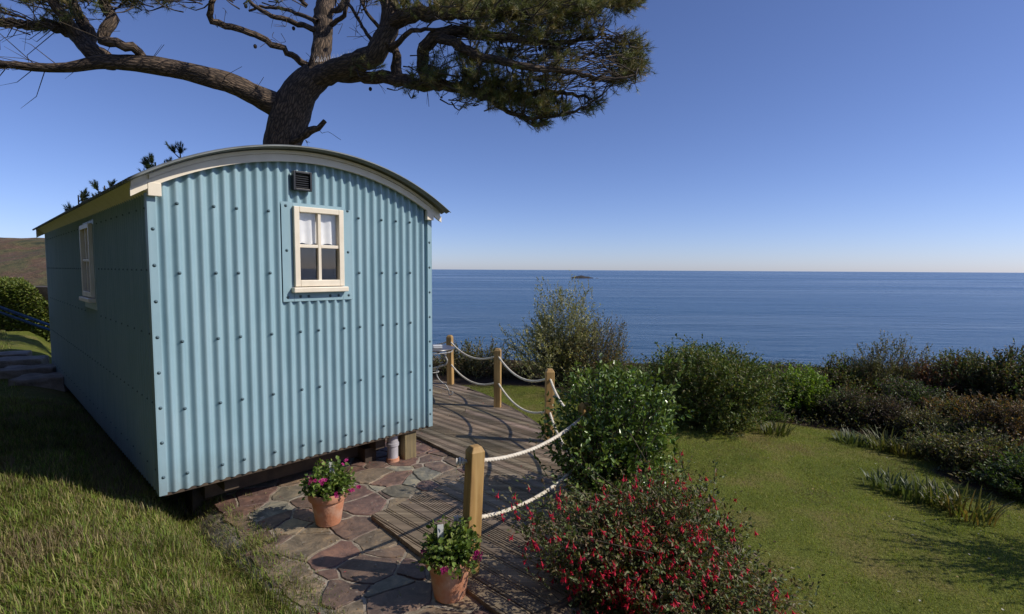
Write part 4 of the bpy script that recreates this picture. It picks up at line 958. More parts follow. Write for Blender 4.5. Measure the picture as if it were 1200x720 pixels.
# fuchsia in the foreground
b = Vector((.82, 2.95, H(.82, 2.95) - .02))
fk, ftip, fgr = shrub('fuchsia_bush', 'sprawling fuchsia covered in small red hanging flowers in the foreground', 'bush', b, .66, .52, top_h(b, 564), 4000, 13, .026, [(.115, .155, .05), (.155, .185, .065), (.085, .11, .042), (.17, .14, .065), (.17, .11, .06)], 'leaf', 51, lump=.30, upw=.35, twl=(.16, .34), asp=.5, wisps=.5, cz=.46, shell=.45)
fm_ = MB()                                              # one flower: pedicel, tube, four spreading sepals, bell of petals, stamens
fm_.tube([(0, 0, .018), (.001, 0, 0)], .0008, 4); fm_.tube([(0, 0, 0), (0, 0, -.006), (0, 0, -.012)], [.002, .0032, .0036], 6)
for i in range(4):
    t = math.pi * i / 2 + .3; d = Vector((math.cos(t), math.sin(t), 0)); s_ = Vector((-d.y, d.x, 0))
    fm_.add([d * .003 + Vector((0, 0, -.010)) , d * .009 + s_ * .0042 + Vector((0, 0, -.016)), d * .015 + Vector((0, 0, -.026)), d * .009 - s_ * .0042 + Vector((0, 0, -.016))], [(0, 1, 2, 3)])
nsep = len(fm_.v)
fm_.lathe((0, 0, 0), [(.003, -.011), (.0062, -.017), (.0058, -.025)], 7)
for i in range(3): fm_.tube([(.001 * i, 0, -.02), (.002 * (i - 1), .001, -.040)], .0006, 3)
flm = fm_.mesh('flower'); ct_ = np.zeros((len(flm.vertices), 4), np.float32); ct_[:] = (.66, .02, .055, 1); ct_[nsep:] = (.42, .015, .09, 1)
a_ = flm.color_attributes.new('tint', 'FLOAT_COLOR', 'POINT'); a_.data.foreach_set('color', ct_.ravel()); flm.materials.append(M['petal'])
rng = np.random.default_rng(77); camp = np.array([0, 0, CZ]); 
vis = ftip + unit(camp - ftip) * .06 + rng.normal(size=ftip.shape) * .02; vis[:, 2] -= .02
out_ = (ftip - np.array([b.x, b.y, b.z + .5])); facing = (unit(out_) * unit(camp - ftip)).sum(1); order = np.where(facing > -.15)[0]
# flowers gather in drifts
dens = .5 + .5 * vnoise(ftip[:, 0] * 1, ftip[:, 2] + ftip[:, 1], 9, 1); order = order[rng.random(len(order)) < (.12 + .88 * dens[order] ** 1.5)]; order = order[:1500]
fpos = vis[order]; dist = np.linalg.norm(fpos - camp, axis=1); fpos = fpos[np.argsort(dist)]
for i, p in enumerate(fpos[:100]):
    m4 = Matrix.Translation(p) @ Matrix.Rotation(rng.normal() * .35, 4, 'X') @ Matrix.Rotation(rng.normal() * .35, 4, 'Y') @ Matrix.Rotation(rng.random() * 6, 4, 'Z') @ Matrix.Scale(rng.uniform(.7, 1.05), 4)
    child_from_mesh('flower', flm, m4, fk)
fv = np.array([v.co[:] for v in flm.vertices]); ff = [tuple(p.vertices) for p in flm.polygons]; V = []; Fs = []; T = []
for p in fpos[100:]:
    m4 = Matrix.Translation(p) @ Matrix.Rotation(rng.normal() * .35, 4, 'X') @ Matrix.Rotation(rng.normal() * .35, 4, 'Y') @ Matrix.Rotation(rng.random() * 6, 4, 'Z') @ Matrix.Scale(rng.uniform(.7, 1.05), 4)
    k = len(V); V += [tuple(m4 @ Vector(q)) for q in fv]; Fs += [tuple(i + k for i in f) for f in ff]; T.append(ct_)
me = bpy.data.meshes.new('flowers'); me.from_pydata(V, [], Fs); a_ = me.color_attributes.new('tint', 'FLOAT_COLOR', 'POINT'); a_.data.foreach_set('color', np.concatenate(T).ravel())
tag(put('flowers', me, M['petal'], fk), kind='stuff')

# potted geraniums
def potted(px, py, seed, label, sc, tagged, nfl, lean):
    global rng
    p = gnd(px, py, .004 if seed == 1 else DT); 
    if seed == 2 and poly_sd(deck_poly, np.array([p.x]), np.array([p.y]))[0] > 0: p = gnd(px, py, .004)
    root = empty('potted_geranium', tuple(p), label, 'potted plant', 'potted geraniums'); s = sc
    q = MB(); q.lathe(p, [(.0001, .001), (.078 * s, 0), (.082 * s, .006 * s), (.107 * s, .165 * s), (.108 * s, .168 * s), (.121 * s, .170 * s), (.126 * s, .176 * s), (.130 * s, .218 * s), (.128 * s, .224 * s), (.120 * s, .225 * s), (.115 * s, .215 * s), (.112 * s, .18 * s), (.098 * s, .12 * s)], 48)
    q.build('pot', M['terra'], root, smooth_angle=35)
    q = MB(); q.lathe(p, [(.0001, .196 * s), (.06 * s, .20 * s), (.1135 * s, .19 * s)], 24); q.build('soil', M['soil'], root, smooth=True)
    rng = np.random.default_rng(seed * 31); b0 = np.array(p[:]) + np.array([0, 0, .20 * s]); n_ = 150; d = rand_dirs(n_); d[:, 2] = np.abs(d[:, 2]) * 1.1 - .12
    tip = b0 + d * np.array([.17, .17, .19]) * s * (rng.uniform(.55, 1.08, n_))[:, None] + np.array(lean) * s; ps = []; P = []; D = []
    for i in range(n_):
        st0 = b0 + np.array([d[i, 0], d[i, 1], 0]) * .05 * s; mid = (st0 + tip[i]) / 2 + np.array([0, 0, .04 * s]); ps.append(tube_np(np.array([st0, mid, tip[i]]), [.003, .0022, .0015], 4))
        for k in range(9): t = .45 + .6 * rng.random(); q_ = (1 - t) ** 2 * st0 + 2 * t * (1 - t) * mid + t * t * tip[i] + rng.normal(size=3) * .012; P.append(q_); D.append(d[i] * .5 + rng.normal(size=3) * .7 + np.array([0, 0, .4]))
    P = np.array(P); D = np.array(D); L = rng.uniform(.018, .036, len(P)); V, Fq = leaves_np(P, D, L, L * .85, .12, .8, .1)
    c = pick([(.12, .19, .03), (.17, .25, .045), (.08, .13, .025), (.21, .26, .06)], len(P)); put('foliage', np_mesh('foliage', V, Fq, tint=np.repeat(c, 6, 0)), M['leaf'], root)
    V, Fq = merge(ps); put('stems', np_mesh('stems', V, Fq), M['twig'], root, True)
    # flowers: heads of notched petals
    for i in range(nfl):
        a_ = [-.5, .35, -2.2, .9, -1.3, 2.6, -.1, -1.7, 1.8, .1][i % 10] + seed * .3; rr_ = rng.uniform(.12, .20) * s; zz = rng.uniform(.0, .2) * s if i % 3 else -.01
        c_ = b0 + np.array([math.cos(a_) * rr_, math.sin(a_) * rr_, zz]) + np.array(lean) * s; q = MB()
        nh = np.array([math.cos(a_) * .5, math.sin(a_) * .5 - .5, .7]); nh /= np.linalg.norm(nh)
        for fl_ in range(4):
            cc = c_ + rng.normal(size=3) * .011; nn = Vector(nh + rng.normal(size=3) * .4).normalized(); e1 = nn.orthogonal().normalized(); e2 = nn.cross(e1)
            for k in range(5):
                t = 2 * math.pi * k / 5; dd_ = e1 * math.cos(t) + e2 * math.sin(t); ss = nn.cross(dd_); o_ = Vector(cc); r_ = .0135
                q.add([o_, o_ + dd_ * r_ * .7 + ss * r_ * .42 + nn * .002, o_ + dd_ * r_ * 1.1 + nn * .001, o_ + dd_ * r_ * .7 - ss * r_ * .42 + nn * .002], [(0, 1, 2, 3)])
        me = q.mesh('flower'); ca = np.ones((len(me.vertices), 4), np.float32); ca[:, :3] = (.62, .045, .28) if i % 2 else (.50, .03, .20); ca[::4, :3] = (.16, .0, .05)
        at2 = me.color_attributes.new('tint', 'FLOAT_COLOR', 'POINT'); at2.data.foreach_set('color', ca.ravel()); put('flower', me, M['petal'], root)
    q = MB(); o_ = Vector(b0) + Vector(tagged) * s; q.box(o_, (.030 * s, .010, 0), (.003, -.001, 0), (-.004, 0, .13 * s)); q.build('plant_tag', M['white'], root, bevel=.002)
    return root
potted(385, 612, 1, 'bushy pink geranium in a terracotta pot on the crazy paving beside the hut', 1.05, (.02, -.02, .09), 9, (.0, 0, .04))
potted(527, 697, 2, 'pink geranium in a terracotta pot with a white tag standing against the nearest fence post', 1.06, (-.06, -.01, .05), 6, (.01, 0, .0))

# clipped hedge and step area at the far left
def hedge(label, a, b, h, th, n_, seed, pal=((.10, .14, .02), (.15, .19, .03), (.07, .10, .02), (.19, .20, .04))):
    global rng
    rng = np.random.default_rng(seed); a = np.array(a); b = np.array(b); L = np.linalg.norm(b - a); t = unit(b - a); nn = np.array([-t[1], t[0]])
    if nn @ (np.zeros(2) - (a + b) / 2) < 0: nn = -nn
    u = rng.random(n_) * L; f = rng.random(n_); hh = h * (1 + .03 * np.sin(u * 1.3) + .02 * np.sin(u * 3.7)); side_ = f < .62; z = np.where(side_, rng.random(n_) * hh, hh); w_ = np.where(side_, th / 2 + .05 * np.sin(u * 2.1 + z * 3), (rng.random(n_) - .5) * th)
    w_ = w_ + rng.normal(size=n_) * .05 - np.where(side_, .12 * sstep(.8, 1, z / h), 0); z = z + rng.normal(size=n_) * .04
    XY = a + t * u[:, None] + nn * w_[:, None]; P = np.stack([XY[:, 0], XY[:, 1], hgt(XY[:, 0], XY[:, 1]) + z], 1)
    D = unit(np.stack([nn[0] * side_ + 0 * u, nn[1] * side_ + 0 * u, .5 + 1.0 * (~side_)], 1) + .8 * rng.normal(size=(n_, 3))); Lf = rng.uniform(.05, .10, n_); V, Fq = leaves_np(P, D, Lf, Lf * .55)
    c = pick(pal, n_); mid = (a + b) / 2; root = empty('hedge', (mid[0], mid[1], H(*mid)), label, 'hedge')
    put('foliage', np_mesh('foliage', V, Fq, tint=np.repeat(c, 6, 0)), M['leaf'], root)
    q = MB(); p0 = Vector((a[0], a[1], H(*mid) - .3)) - Vector((nn[0], nn[1], 0)) * (th * .36); q.box(p0, Vector((t[0], t[1], 0)) * L, Vector((nn[0], nn[1], 0)) * th * .72, (0, 0, h + .18)); q.build('stems', M['twig'], root)
    return root
hedge('tall dark hedge added out of view on the left to shade the hut side wall', (-12.5, 6.5), (-2.4, -3.6), 7.5, 1.2, 60000, 9, ((.03, .04, .018), (.045, .055, .025), (.022, .03, .015)))  # added outside the frame only to block sky light from the hut's left wall
hedge('tall dark hedge added unseen behind the viewer to hold sky light off the hut', (-2.4, -4.0), (3.0, -6.5), 5.2, 1.2, 30000, 10, ((.03, .04, .018), (.045, .055, .025), (.022, .03, .015)))  # second added light blocker, unseen behind the camera, lowers the sky fill on the hut
hedge('bright clipped hedge across the far side of the upper lawn below the moor', (-22, 16.0), (-9.5, 15.2), 1.32, 1.3, 42000, 3)
# stone steps
st_r = empty('stone_steps', tuple(gp(30, 440)), 'rough stone steps in the grass beside the far corner of the hut', 'steps')
for i, (px, py, w_, dz) in enumerate([(52, 452, .55, .10), (36, 441, .60, .17), (22, 430, .6, .24), (4, 424, .6, .30)]):
    p = gp(px, py); zb_ = H(p.x, p.y); q = MB(); bm2 = bmesh.new(); bmesh.ops.create_cube(bm2, size=1); bmesh.ops.subdivide_edges(bm2, edges=bm2.edges[:], cuts=4, use_grid_fill=True)
    for v in bm2.verts:
        v.co = Vector((v.co.x * w_ * 1.05, v.co.y * .42, v.co.z * .22)); v.co += Vector((random.uniform(-1, 1), random.uniform(-1, 1), random.uniform(-1, 1))) * .012
    bmesh.ops.rotate(bm2, verts=bm2.verts, matrix=Matrix.Rotation(.35 + .08 * i, 3, 'Z')); bmesh.ops.translate(bm2, verts=bm2.verts, vec=(p.x, p.y, zb_ + .02))
    me = bpy.data.meshes.new('step'); bm2.to_mesh(me); bm2.free(); o = put('step', me, M['stepstone'], st_r, False); bv_ = o.modifiers.new('b', 'BEVEL'); bv_.width = .02; bv_.segments = 2; bv_.limit_method = 'ANGLE'
# blue handrail
hr = empty('handrail', tuple(hut(-.4, HL + .3, .3)), 'blue twin tube metal handrail running down to the far end of the hut', 'handrail')
e1 = at(60, 382, 8.1); e2 = at(-70, 335, 6.6)
for dz in (0, -.075):
    q = MB(); P = [e1 + Vector((.25, .25, dz - .05)), e1 + Vector((0, 0, dz)), e2 + Vector((0, 0, dz))]; q.tube(P, .020, 12); q.build('rail', M['bluerail'], hr, smooth=True)
for t in (0, .95):
    q = MB(); p = e1.lerp(e2, t) if t else e1 + Vector((.35, .3, -.06)); q.tube([Vector((p.x, p.y, H(p.x, p.y) - .1)), p], .02, 12); q.build('post', M['bluerail'], hr, smooth=True)

# ------------------------------------------------------------------ the big pine behind the hut
TD = 10.5; S_ = TD / F
def L3(px, py, dd=0.0): p = at(px, py, TD + dd); return np.array(p[:])
rng = np.random.default_rng(3)
limbs = [  # (px, py, width px, depth offset)
 [(322, 330, 62, 0), (328, 250, 54, 0), (329, 200, 46, 0), (330, 170, 43, 0), (335, 148, 46, 0), (343, 125, 46, 0), (355, 105, 40, 0), (372, 90, 34, 0)],
 [(343, 128, 34, 0), (322, 122, 30, -.1), (300, 112, 25, -.3), (272, 99, 23, -.5), (245, 91, 22, -.7), (215, 83, 20, -.8), (182, 77, 19, -1.0), (150, 74, 17, -1.1), (118, 73, 14, -1.2), (80, 79, 10, -1.3), (40, 79, 9, -1.4), (0, 76, 7, -1.5), (-50, 80, 4, -1.6)],
 [(135, 74, 16, -1.1), (115, 66, 22, -1.1), (100, 52, 19, -1.0), (84, 38, 16, -.9), (60, 31, 12, -.9), (30, 29, 11, -.8), (0, 26, 10, -.8), (-60, 22, 7, -.7)],
 [(168, 76, 8, -1.0), (166, 66, 10, -1.0), (155, 57, 11, -1.2), (138, 51, 11, -1.3), (120, 47, 12, -1.3), (124, 35, 13, -1.3), (131, 22, 13, -1.2), (124, 8, 13, -1.2), (118, -20, 11, -1.1), (112, -60, 8, -1)],
 [(104, 58, 15, -1.0), (103, 38, 15, -.8), (92, 18, 13, -.5), (82, -5, 12, -.3), (70, -60, 8, 0)],
 [(96, 48, 12, -1.0), (76, 20, 13, -1.2), (62, 5, 11, -1.3), (50, -30, 9, -1.4)],
 [(362, 100, 26, .1), (374, 72, 26, .2), (378, 50, 26, .3), (379, 25, 25, .4), (381, 0, 24, .5), (384, -40, 20, .6), (380, -100, 14, .6)],
 [(368, 96, 30, 0), (392, 82, 28, -.2), (418, 74, 28, -.4), (438, 64, 27, -.5), (450, 48, 25, -.6), (457, 28, 24, -.6), (456, 5, 22, -.6), (450, -30, 18, -.5), (446, -80, 12, -.4)],
 [(370, 92, 16, .1), (395, 89, 17, 0), (430, 90, 16, -.1), (462, 93, 16, -.3), (492, 99, 15, -.5), (525, 101, 13, -.7), (560, 108, 10, -.8), (600, 113, 8, -.9), (645, 108, 6, -1.0), (690, 115, 3, -1.0)],
 [(455, 28, 20, -.6), (478, 19, 18, -.8), (515, 15, 17, -1.0), (555, 16, 15, -1.1), (600, 15, 13, -1.1), (650, 14, 9, -1.1), (695, 8, 6, -1.1), (735, 4, 3, -1)],
 [(498, 98, 14, -.5), (495, 76, 15, -.6), (497, 56, 16, -.8), (508, 45, 16, -.9), (530, 38, 14, -1.0), (560, 41, 12, -1.0), (592, 43, 10, -1.0), (622, 49, 8, -1.0), (660, 50, 6, -1.0), (710, 40, 3, -1.0)],
 [(512, 44, 12, -.9), (535, 52, 12, -1.2), (555, 63, 11, -1.4), (585, 72, 9, -1.5), (625, 80, 8, -1.6), (668, 84, 6, -1.6), (712, 93, 4, -1.6), (745, 88, 2, -1.6)],
 [(545, 106, 9, -.7), (575, 118, 7, -.9), (605, 135, 5, -1.1), (640, 138, 4, -1.2), (680, 128, 3, -1.2), (705, 112, 2, -1.3)],
 [(466, 100, 15, -.3), (465, 80, 14, -.3), (464, 60, 10, -.3), (463, 50, 6, -.3)],
 [(457, 60, 9, -.6), (468, 48, 7, -.8), (482, 36, 6, -.9), (505, 36, 4, -1.0), (530, 30, 2, -1)],
 [(342, 168, 9, -.2), (353, 160, 9, -.3), (362, 154, 11, -.4), (372, 150, 7, -.45), (381, 143, 6, -.5)],
 [(362, 80, 10, .1), (342, 64, 8, -.1), (318, 51, 8, -.3), (292, 38, 8, -.5), (265, 30, 8, -.6), (249, 26, 8, -.7), (246, 12, 7, -.8), (252, -4, 6, -.8), (250, -40, 4, -.8)],
 [(371, 36, 8, .2), (345, 27, 7, .2), (318, 18, 6, .1), (296, 6, 5, .1), (280, -20, 4, 0)],
 [(372, 26, 6, .2), (342, 14, 5, .4), (312, 8, 4, .5), (292, 12, 3, .5)],
 [(360, 8, 6, .4), (352, 0, 5, .3), (340, -12, 4, .3)],
 [(388, 30, 7, .3), (402, 18, 6, .1), (408, 2, 5, 0), (412, -30, 4, 0)],
 [(444, 58, 6, -.5), (425, 30, 4, -.4), (412, 10, 4, -.4), (400, -10, 3, -.4)],
 [(452, 40, 5, -.6), (430, 15, 4, -.8), (420, -8, 3, -.8)],
 [(386, 12, 6, .4), (398, 10, 9, .3), (404, 0, 8, .3), (418, -15, 5, .3)],
]
pine = empty('pine_tree', tuple(Vector((L3(325, 316)[0], TD, H(L3(325, 316)[0], TD)))), 'big windswept pine with bare spreading limbs rising behind the hut', 'tree')
bp = []; skel = []; skr = []
gz_ = H(L3(322, 330)[0], TD)
for li, lb in enumerate(limbs):
    P = [L3(a, b_, d) for a, b_, w_, d in lb]; r_ = [w_ * (.92 if li < 2 else .84) * S_ / 2 for a, b_, w_, d in lb]
    if li == 0: P = [np.array([P[0][0], TD, gz_ - .3]), np.array([P[0][0], TD, (P[0][2] + gz_) / 2])] + P; r_ = [.62, .56] + r_
    Q, q = smooth_path(P, r_, .09); Q = Q + (rng.normal(size=Q.shape) * .012 if li > 1 else 0); bp.append((tube_np(Q, q, 16 if q.max() > .12 else 10, .10, True))); skel.append(Q); skr.append(q)
V, Fq, UV = merge(bp[:1]); tr_ = put('trunk', np_mesh('trunk', V, Fq, uv=UV), M['bark'], pine, True)
for b_ in bp[1:]: put('limb', np_mesh('limb', b_[0], b_[1], uv=b_[2]), M['bark'], pine, True)
SK = np.concatenate(skel[1:]); 
# foliage masses: (px, py, half width px, half height px, sprays, density of needles)
clumps = [(540, 0, 60, 16, 60, 1), (600, 4, 55, 20, 90, 1), (655, 12, 45, 24, 90, 1), (700, 6, 38, 20, 70, 1), (738, -2, 20, 13, 32, 1), (640, 36, 45, 14, 60, .8), (580, 28, 40, 14, 40, .8), (690, 34, 18, 12, 18, .7), (620, -14, 130, 14, 80, 1),
 (640, 68, 42, 7, 34, .9), (590, 66, 26, 8, 18, .8), (545, 70, 26, 12, 26, 1), (510, 82, 24, 14, 30, 1), (560, 88, 34, 12, 44, 1), (600, 96, 36, 14, 46, 1), (645, 90, 30, 9, 26, .8), (620, 122, 34, 12, 44, 1), (655, 128, 34, 9, 36, .9), (590, 112, 30, 10, 32, .9), (632, 144, 20, 6, 14, .8), (690, 122, 18, 10, 15, .7), (545, 108, 30, 8, 22, .7),
 (745, 76, 18, 16, 34, 1), (752, 56, 12, 12, 20, .9), (728, 92, 18, 8, 20, .9), (718, 70, 22, 16, 14, .5), (744, 44, 10, 8, 9, .8), (430, 74, 12, 6, 3, .6), (448, 78, 8, 5, 4, .6), (490, 96, 18, 8, 12, .8),
 (168, -4, 22, 12, 34, 1), (140, -14, 30, 12, 24, 1), (75, 8, 30, 18, 30, .7), (30, -8, 45, 14, 34, .8), (100, -16, 40, 12, 34, 1), (-20, 10, 30, 16, 20, .8), (60, 24, 18, 10, 10, .5), (430, -14, 60, 12, 26, .8), (330, -22, 50, 12, 20, .8), (480, 0, 26, 10, 16, .8),
 (240, -26, 60, 12, 24, .8)]
tw = []; TP = []; TDr = []
for (cx, cy, hw, hh, ns, dn) in clumps:
    for _ in range(int(ns * .92)):
        d = rng.normal(size=3); d = d / np.linalg.norm(d) * rng.random() ** .4; dep = -1.0 + (hw / 40) * d[1] * .9
        tip = L3(cx + d[0] * hw, cy + d[2] * hh, dep)
        # grow from a nearby limb point that lies inward (towards the trunk)
        tr = L3(345, 95); dist = np.linalg.norm(SK - tip, axis=1) + .35 * np.maximum(0, np.abs(SK[:, 0] - tr[0]) - abs(tip[0] - tr[0])) * 2; j = np.argmin(dist + rng.random(len(SK)) * .55); o_ = SK[j]
        v = tip - o_; Ld = np.linalg.norm(v)
        if Ld > .45: hz = np.array([.6 * np.sign(tip[0] - tr[0]) + v[0] / Ld, v[1] / Ld, .22 * v[2] / Ld]); o_ = tip - unit(hz) * rng.uniform(.4, .8); v = tip - o_; Ld = np.linalg.norm(v)
        mid = o_ + v * .5 + rng.normal(size=3) * .12 * Ld + np.array([0, 0, -.08 * Ld]); Q, q = smooth_path([o_, mid, tip], [.014, .009, .004], .12); tw.append(tube_np(Q, q, 4))
        outd = unit(v / (Ld + 1e-6) * .6 + np.array([.25 * np.sign(tip[0] - tr[0]), 0, .30]) + rng.normal(size=3) * .3)
        # spray: several side shoots each carrying a brush of needles
        for k in range(rng.integers(4, 8)):
            t = rng.uniform(.55, 1.0); b0 = Q[int(t * (len(Q) - 1))]; dd_ = unit(outd + rng.normal(size=3) * .55); ln = rng.uniform(.08, .26); e = b0 + dd_ * ln
            tw.append(tube_np(np.array([b0, e]), [.004, .0025], 3))
            if rng.random() < dn: TP.append((b0 + dd_ * ln * .25, e)); TDr.append(dd_)
# bare dead twigs on the limbs
for li, Q in enumerate(skel[1:], 1):
    q = skr[li]
    for _ in range(int(len(Q) * (.22 if q.max() > .1 else .45))):
        j = rng.integers(len(Q)); base = Q[j]; dd_ = unit(rng.normal(size=3) + np.array([0, 0, .35])); ln = rng.uniform(.15, .6); m1 = base + dd_ * ln * .5 + rng.normal(size=3) * .05; e = base + dd_ * ln + rng.normal(size=3) * .08
        tw.append(tube_np(smooth_path([base, base + dd_ * ln * .3 + rng.normal(size=3) * .03, m1, e], [.010, .007, .005, .002], .06)[0], .0045, 4))
        if rng.random() < .7: e2_ = m1 + unit(dd_ + rng.normal(size=3) * .7) * ln * .5; tw.append(tube_np(np.array([m1, e2_]), [.006, .002], 3))
# twiggy fringe at left edge
for _ in range(45):
    a = L3(rng.uniform(-10, 75), rng.choice([rng.uniform(76, 82), rng.uniform(26, 34)]), -1.3 + rng.normal() * .2); m1 = a + np.array([-rng.uniform(.2, .6), rng.normal() * .2, rng.normal() * .22]); e = m1 + np.array([-rng.uniform(.1, .4), rng.normal() * .2, rng.normal() * .2 - .03]); tw.append(tube_np(np.array([a, m1, e]), [.008, .005, .002], 4))
for _ in range(90):                                     # long bare twig lace between the right-hand sprays
    a = L3(rng.uniform(600, 700), rng.uniform(50, 112), -1.2 + rng.normal() * .3); m1 = a + np.array([rng.uniform(.2, .5), rng.normal() * .15, rng.uniform(-.02, .25)]); e = m1 + np.array([rng.uniform(.2, .5), rng.normal() * .2, rng.uniform(-.02, .3)])
    tw.append(tube_np(np.array([a, m1, e]), [.011, .007, .003], 4))
V, Fq = merge(tw); put('twigs', np_mesh('twigs', V, Fq), M['twig'], pine, True)
def needles(TP, TDr, nn, ln, wd, pal, spread=.75):
    A0 = np.array([t[0] for t in TP]); A1 = np.array([t[1] for t in TP]); n_ = len(A0); t = rng.random((n_, nn, 1)); P = (A0[:, None] + (A1 - A0)[:, None] * t).reshape(-1, 3)
    D = unit(np.repeat(np.array(TDr)[:, None], nn, 1) + spread * rng.normal(size=(n_, nn, 3)) * .9 + np.array([0, 0, .15])).reshape(-1, 3); L = ln * rng.uniform(.6, 1.15, len(P)); Sd = unit(np.cross(D, rand_dirs(len(P)))) * wd / 2
    V = np.stack([P - Sd, P + Sd, P + D * L[:, None]], 1).reshape(-1, 3); Fq = np.arange(len(V)).reshape(-1, 3); c = pick(pal, n_, .18); return V, Fq, np.repeat(c, nn * 3, 0)
V, Fq, c = needles(TP, TDr, 38, .105, .0055, [(.14, .16, .04), (.19, .20, .055), (.26, .22, .07), (.10, .12, .03), (.32, .25, .10)])
put('crown', np_mesh('crown', V, Fq, tint=c), M['needle'], pine)
cn = MB()
for (px, py, dd_) in [(434, 103, -.1), (604, 47, -1.0), (612, 53, -1), (572, 49, -1), (588, 48, -1), (640, 52, -1), (695, 96, -1.5), (646, 112, -1), (633, 56, -1), (299, 53, -.4), (344, 32, .2), (288, 6, .1), (420, 20, 0), (648, 53, -1)]:
    p = Vector(L3(px, py, dd_)); m4 = []; 
    cn.lathe(p - Vector((0, 0, .03)), [(.001, -.035), (.018, -.028), (.03, -.01), (.034, .01), (.027, .03), (.012, .042), (.001, .045)], 8)
cn.build('cones', M['cone'], pine, smooth=False)['kind'] = 'stuff'
# bird spikes fixed on the limbs
def spikes(pts_, label):
    p0 = Vector(L3(*pts_[0])); q = MB()
    for i in range(len(pts_) - 1):
        a, b_ = Vector(L3(*pts_[i])), Vector(L3(*pts_[i + 1])); k = max(2, int((b_ - a).length / .045))
        for j in range(k):
            o_ = a.lerp(b_, j / k)
            for s_ in (-1, 1): q.tube([o_, o_ + Vector((random.uniform(-.03, .03), s_ * .05, .11 + random.uniform(-.02, .02)))], [.0035, .0015], 4)
    tag(q.build('bird_spikes', M['spike']), label, 'bird spikes', 'strips of bird spikes on the pine limbs')
spikes([(205, 80, -.82), (228, 85, -.75)], 'longer strip of clear bird spikes on the left limb of the pine')
spikes([(243, 88, -.7), (256, 92, -.62)], 'tiny strip of clear bird spikes midway along the left pine limb')
spikes([(280, 101, -.45), (308, 112, -.25)], 'sparse strip of clear bird spikes close to the fork of the pine')
spikes([(370, 73, -.1), (395, 71, -.2), (425, 62, -.45)], 'strip of clear bird spikes on the right limb of the pine')

# young pines peeping over the roof
def young_pine(px, Y, pytop, spread, label, seed):
    global rng
    rng = np.random.default_rng(seed); x = (px - 600) / F * Y; zb_ = H(x, Y); root = empty('young_pine', (x, Y, zb_), label, 'tree', 'young pines beyond the hut')
    ztop = CZ + (314 - pytop) / F * Y; tk = tube_np(np.array([[x, Y, zb_ - .2], [x + .03, Y, (zb_ + ztop) / 2], [x, Y, ztop]]), [.07, .045, .012], 8, .1, True); put('trunk', np_mesh('trunk', tk[0], tk[1], uv=tk[2]), M['bark'], root, True)
    tws = []; TP = []; TDr = []
    for i in range(26):
        f = rng.uniform(.55, 1.0) ** .7 if i else 1.0; z0 = zb_ + (ztop - zb_) * f; az = rng.random() * 6.28; ln = spread * (1.15 - f) * 1.4 + .12; o_ = np.array([x, Y, z0 - .15]); d = np.array([math.cos(az), math.sin(az), .65]); e = o_ + unit(d) * ln + np.array([0, 0, .1 * ln])
        tws.append(tube_np(np.array([o_, e]), [.014, .007], 5)); 
        for k in range(9): dd_ = unit(unit(d) * .5 + np.array([0, 0, .9]) + rng.normal(size=3) * .35); b0 = e - unit(d) * ln * .3 * rng.random(); e3 = b0 + dd_ * rng.uniform(.10, .22); tws.append(tube_np(np.array([b0, e3]), [.006, .004], 4)); TP.append((b0, e3)); TDr.append(dd_)
    V, Fq = merge(tws); put('branches', np_mesh('branches', V, Fq), M['twig'], root, True)
    V, Fq, c = needles(TP, TDr, 60, .075, .009, [(.045, .07, .02), (.06, .09, .025), (.03, .05, .018)], .55); put('crown', np_mesh('crown', V, Fq, tint=c), M['needle'], root)
young_pine(217, 11.5, 181, .28, 'young pine top standing tallest over the roof left of the big trunk', 5)
young_pine(188, 11.3, 193, .28, 'young pine top just left of the tallest one over the roof', 6)
young_pine(128, 11.8, 220, .26, 'young pine top peeping low over the middle of the roof edge', 7)
young_pine(97, 12.0, 231, .24, 'young pine top peeping over the far left roof edge', 8)

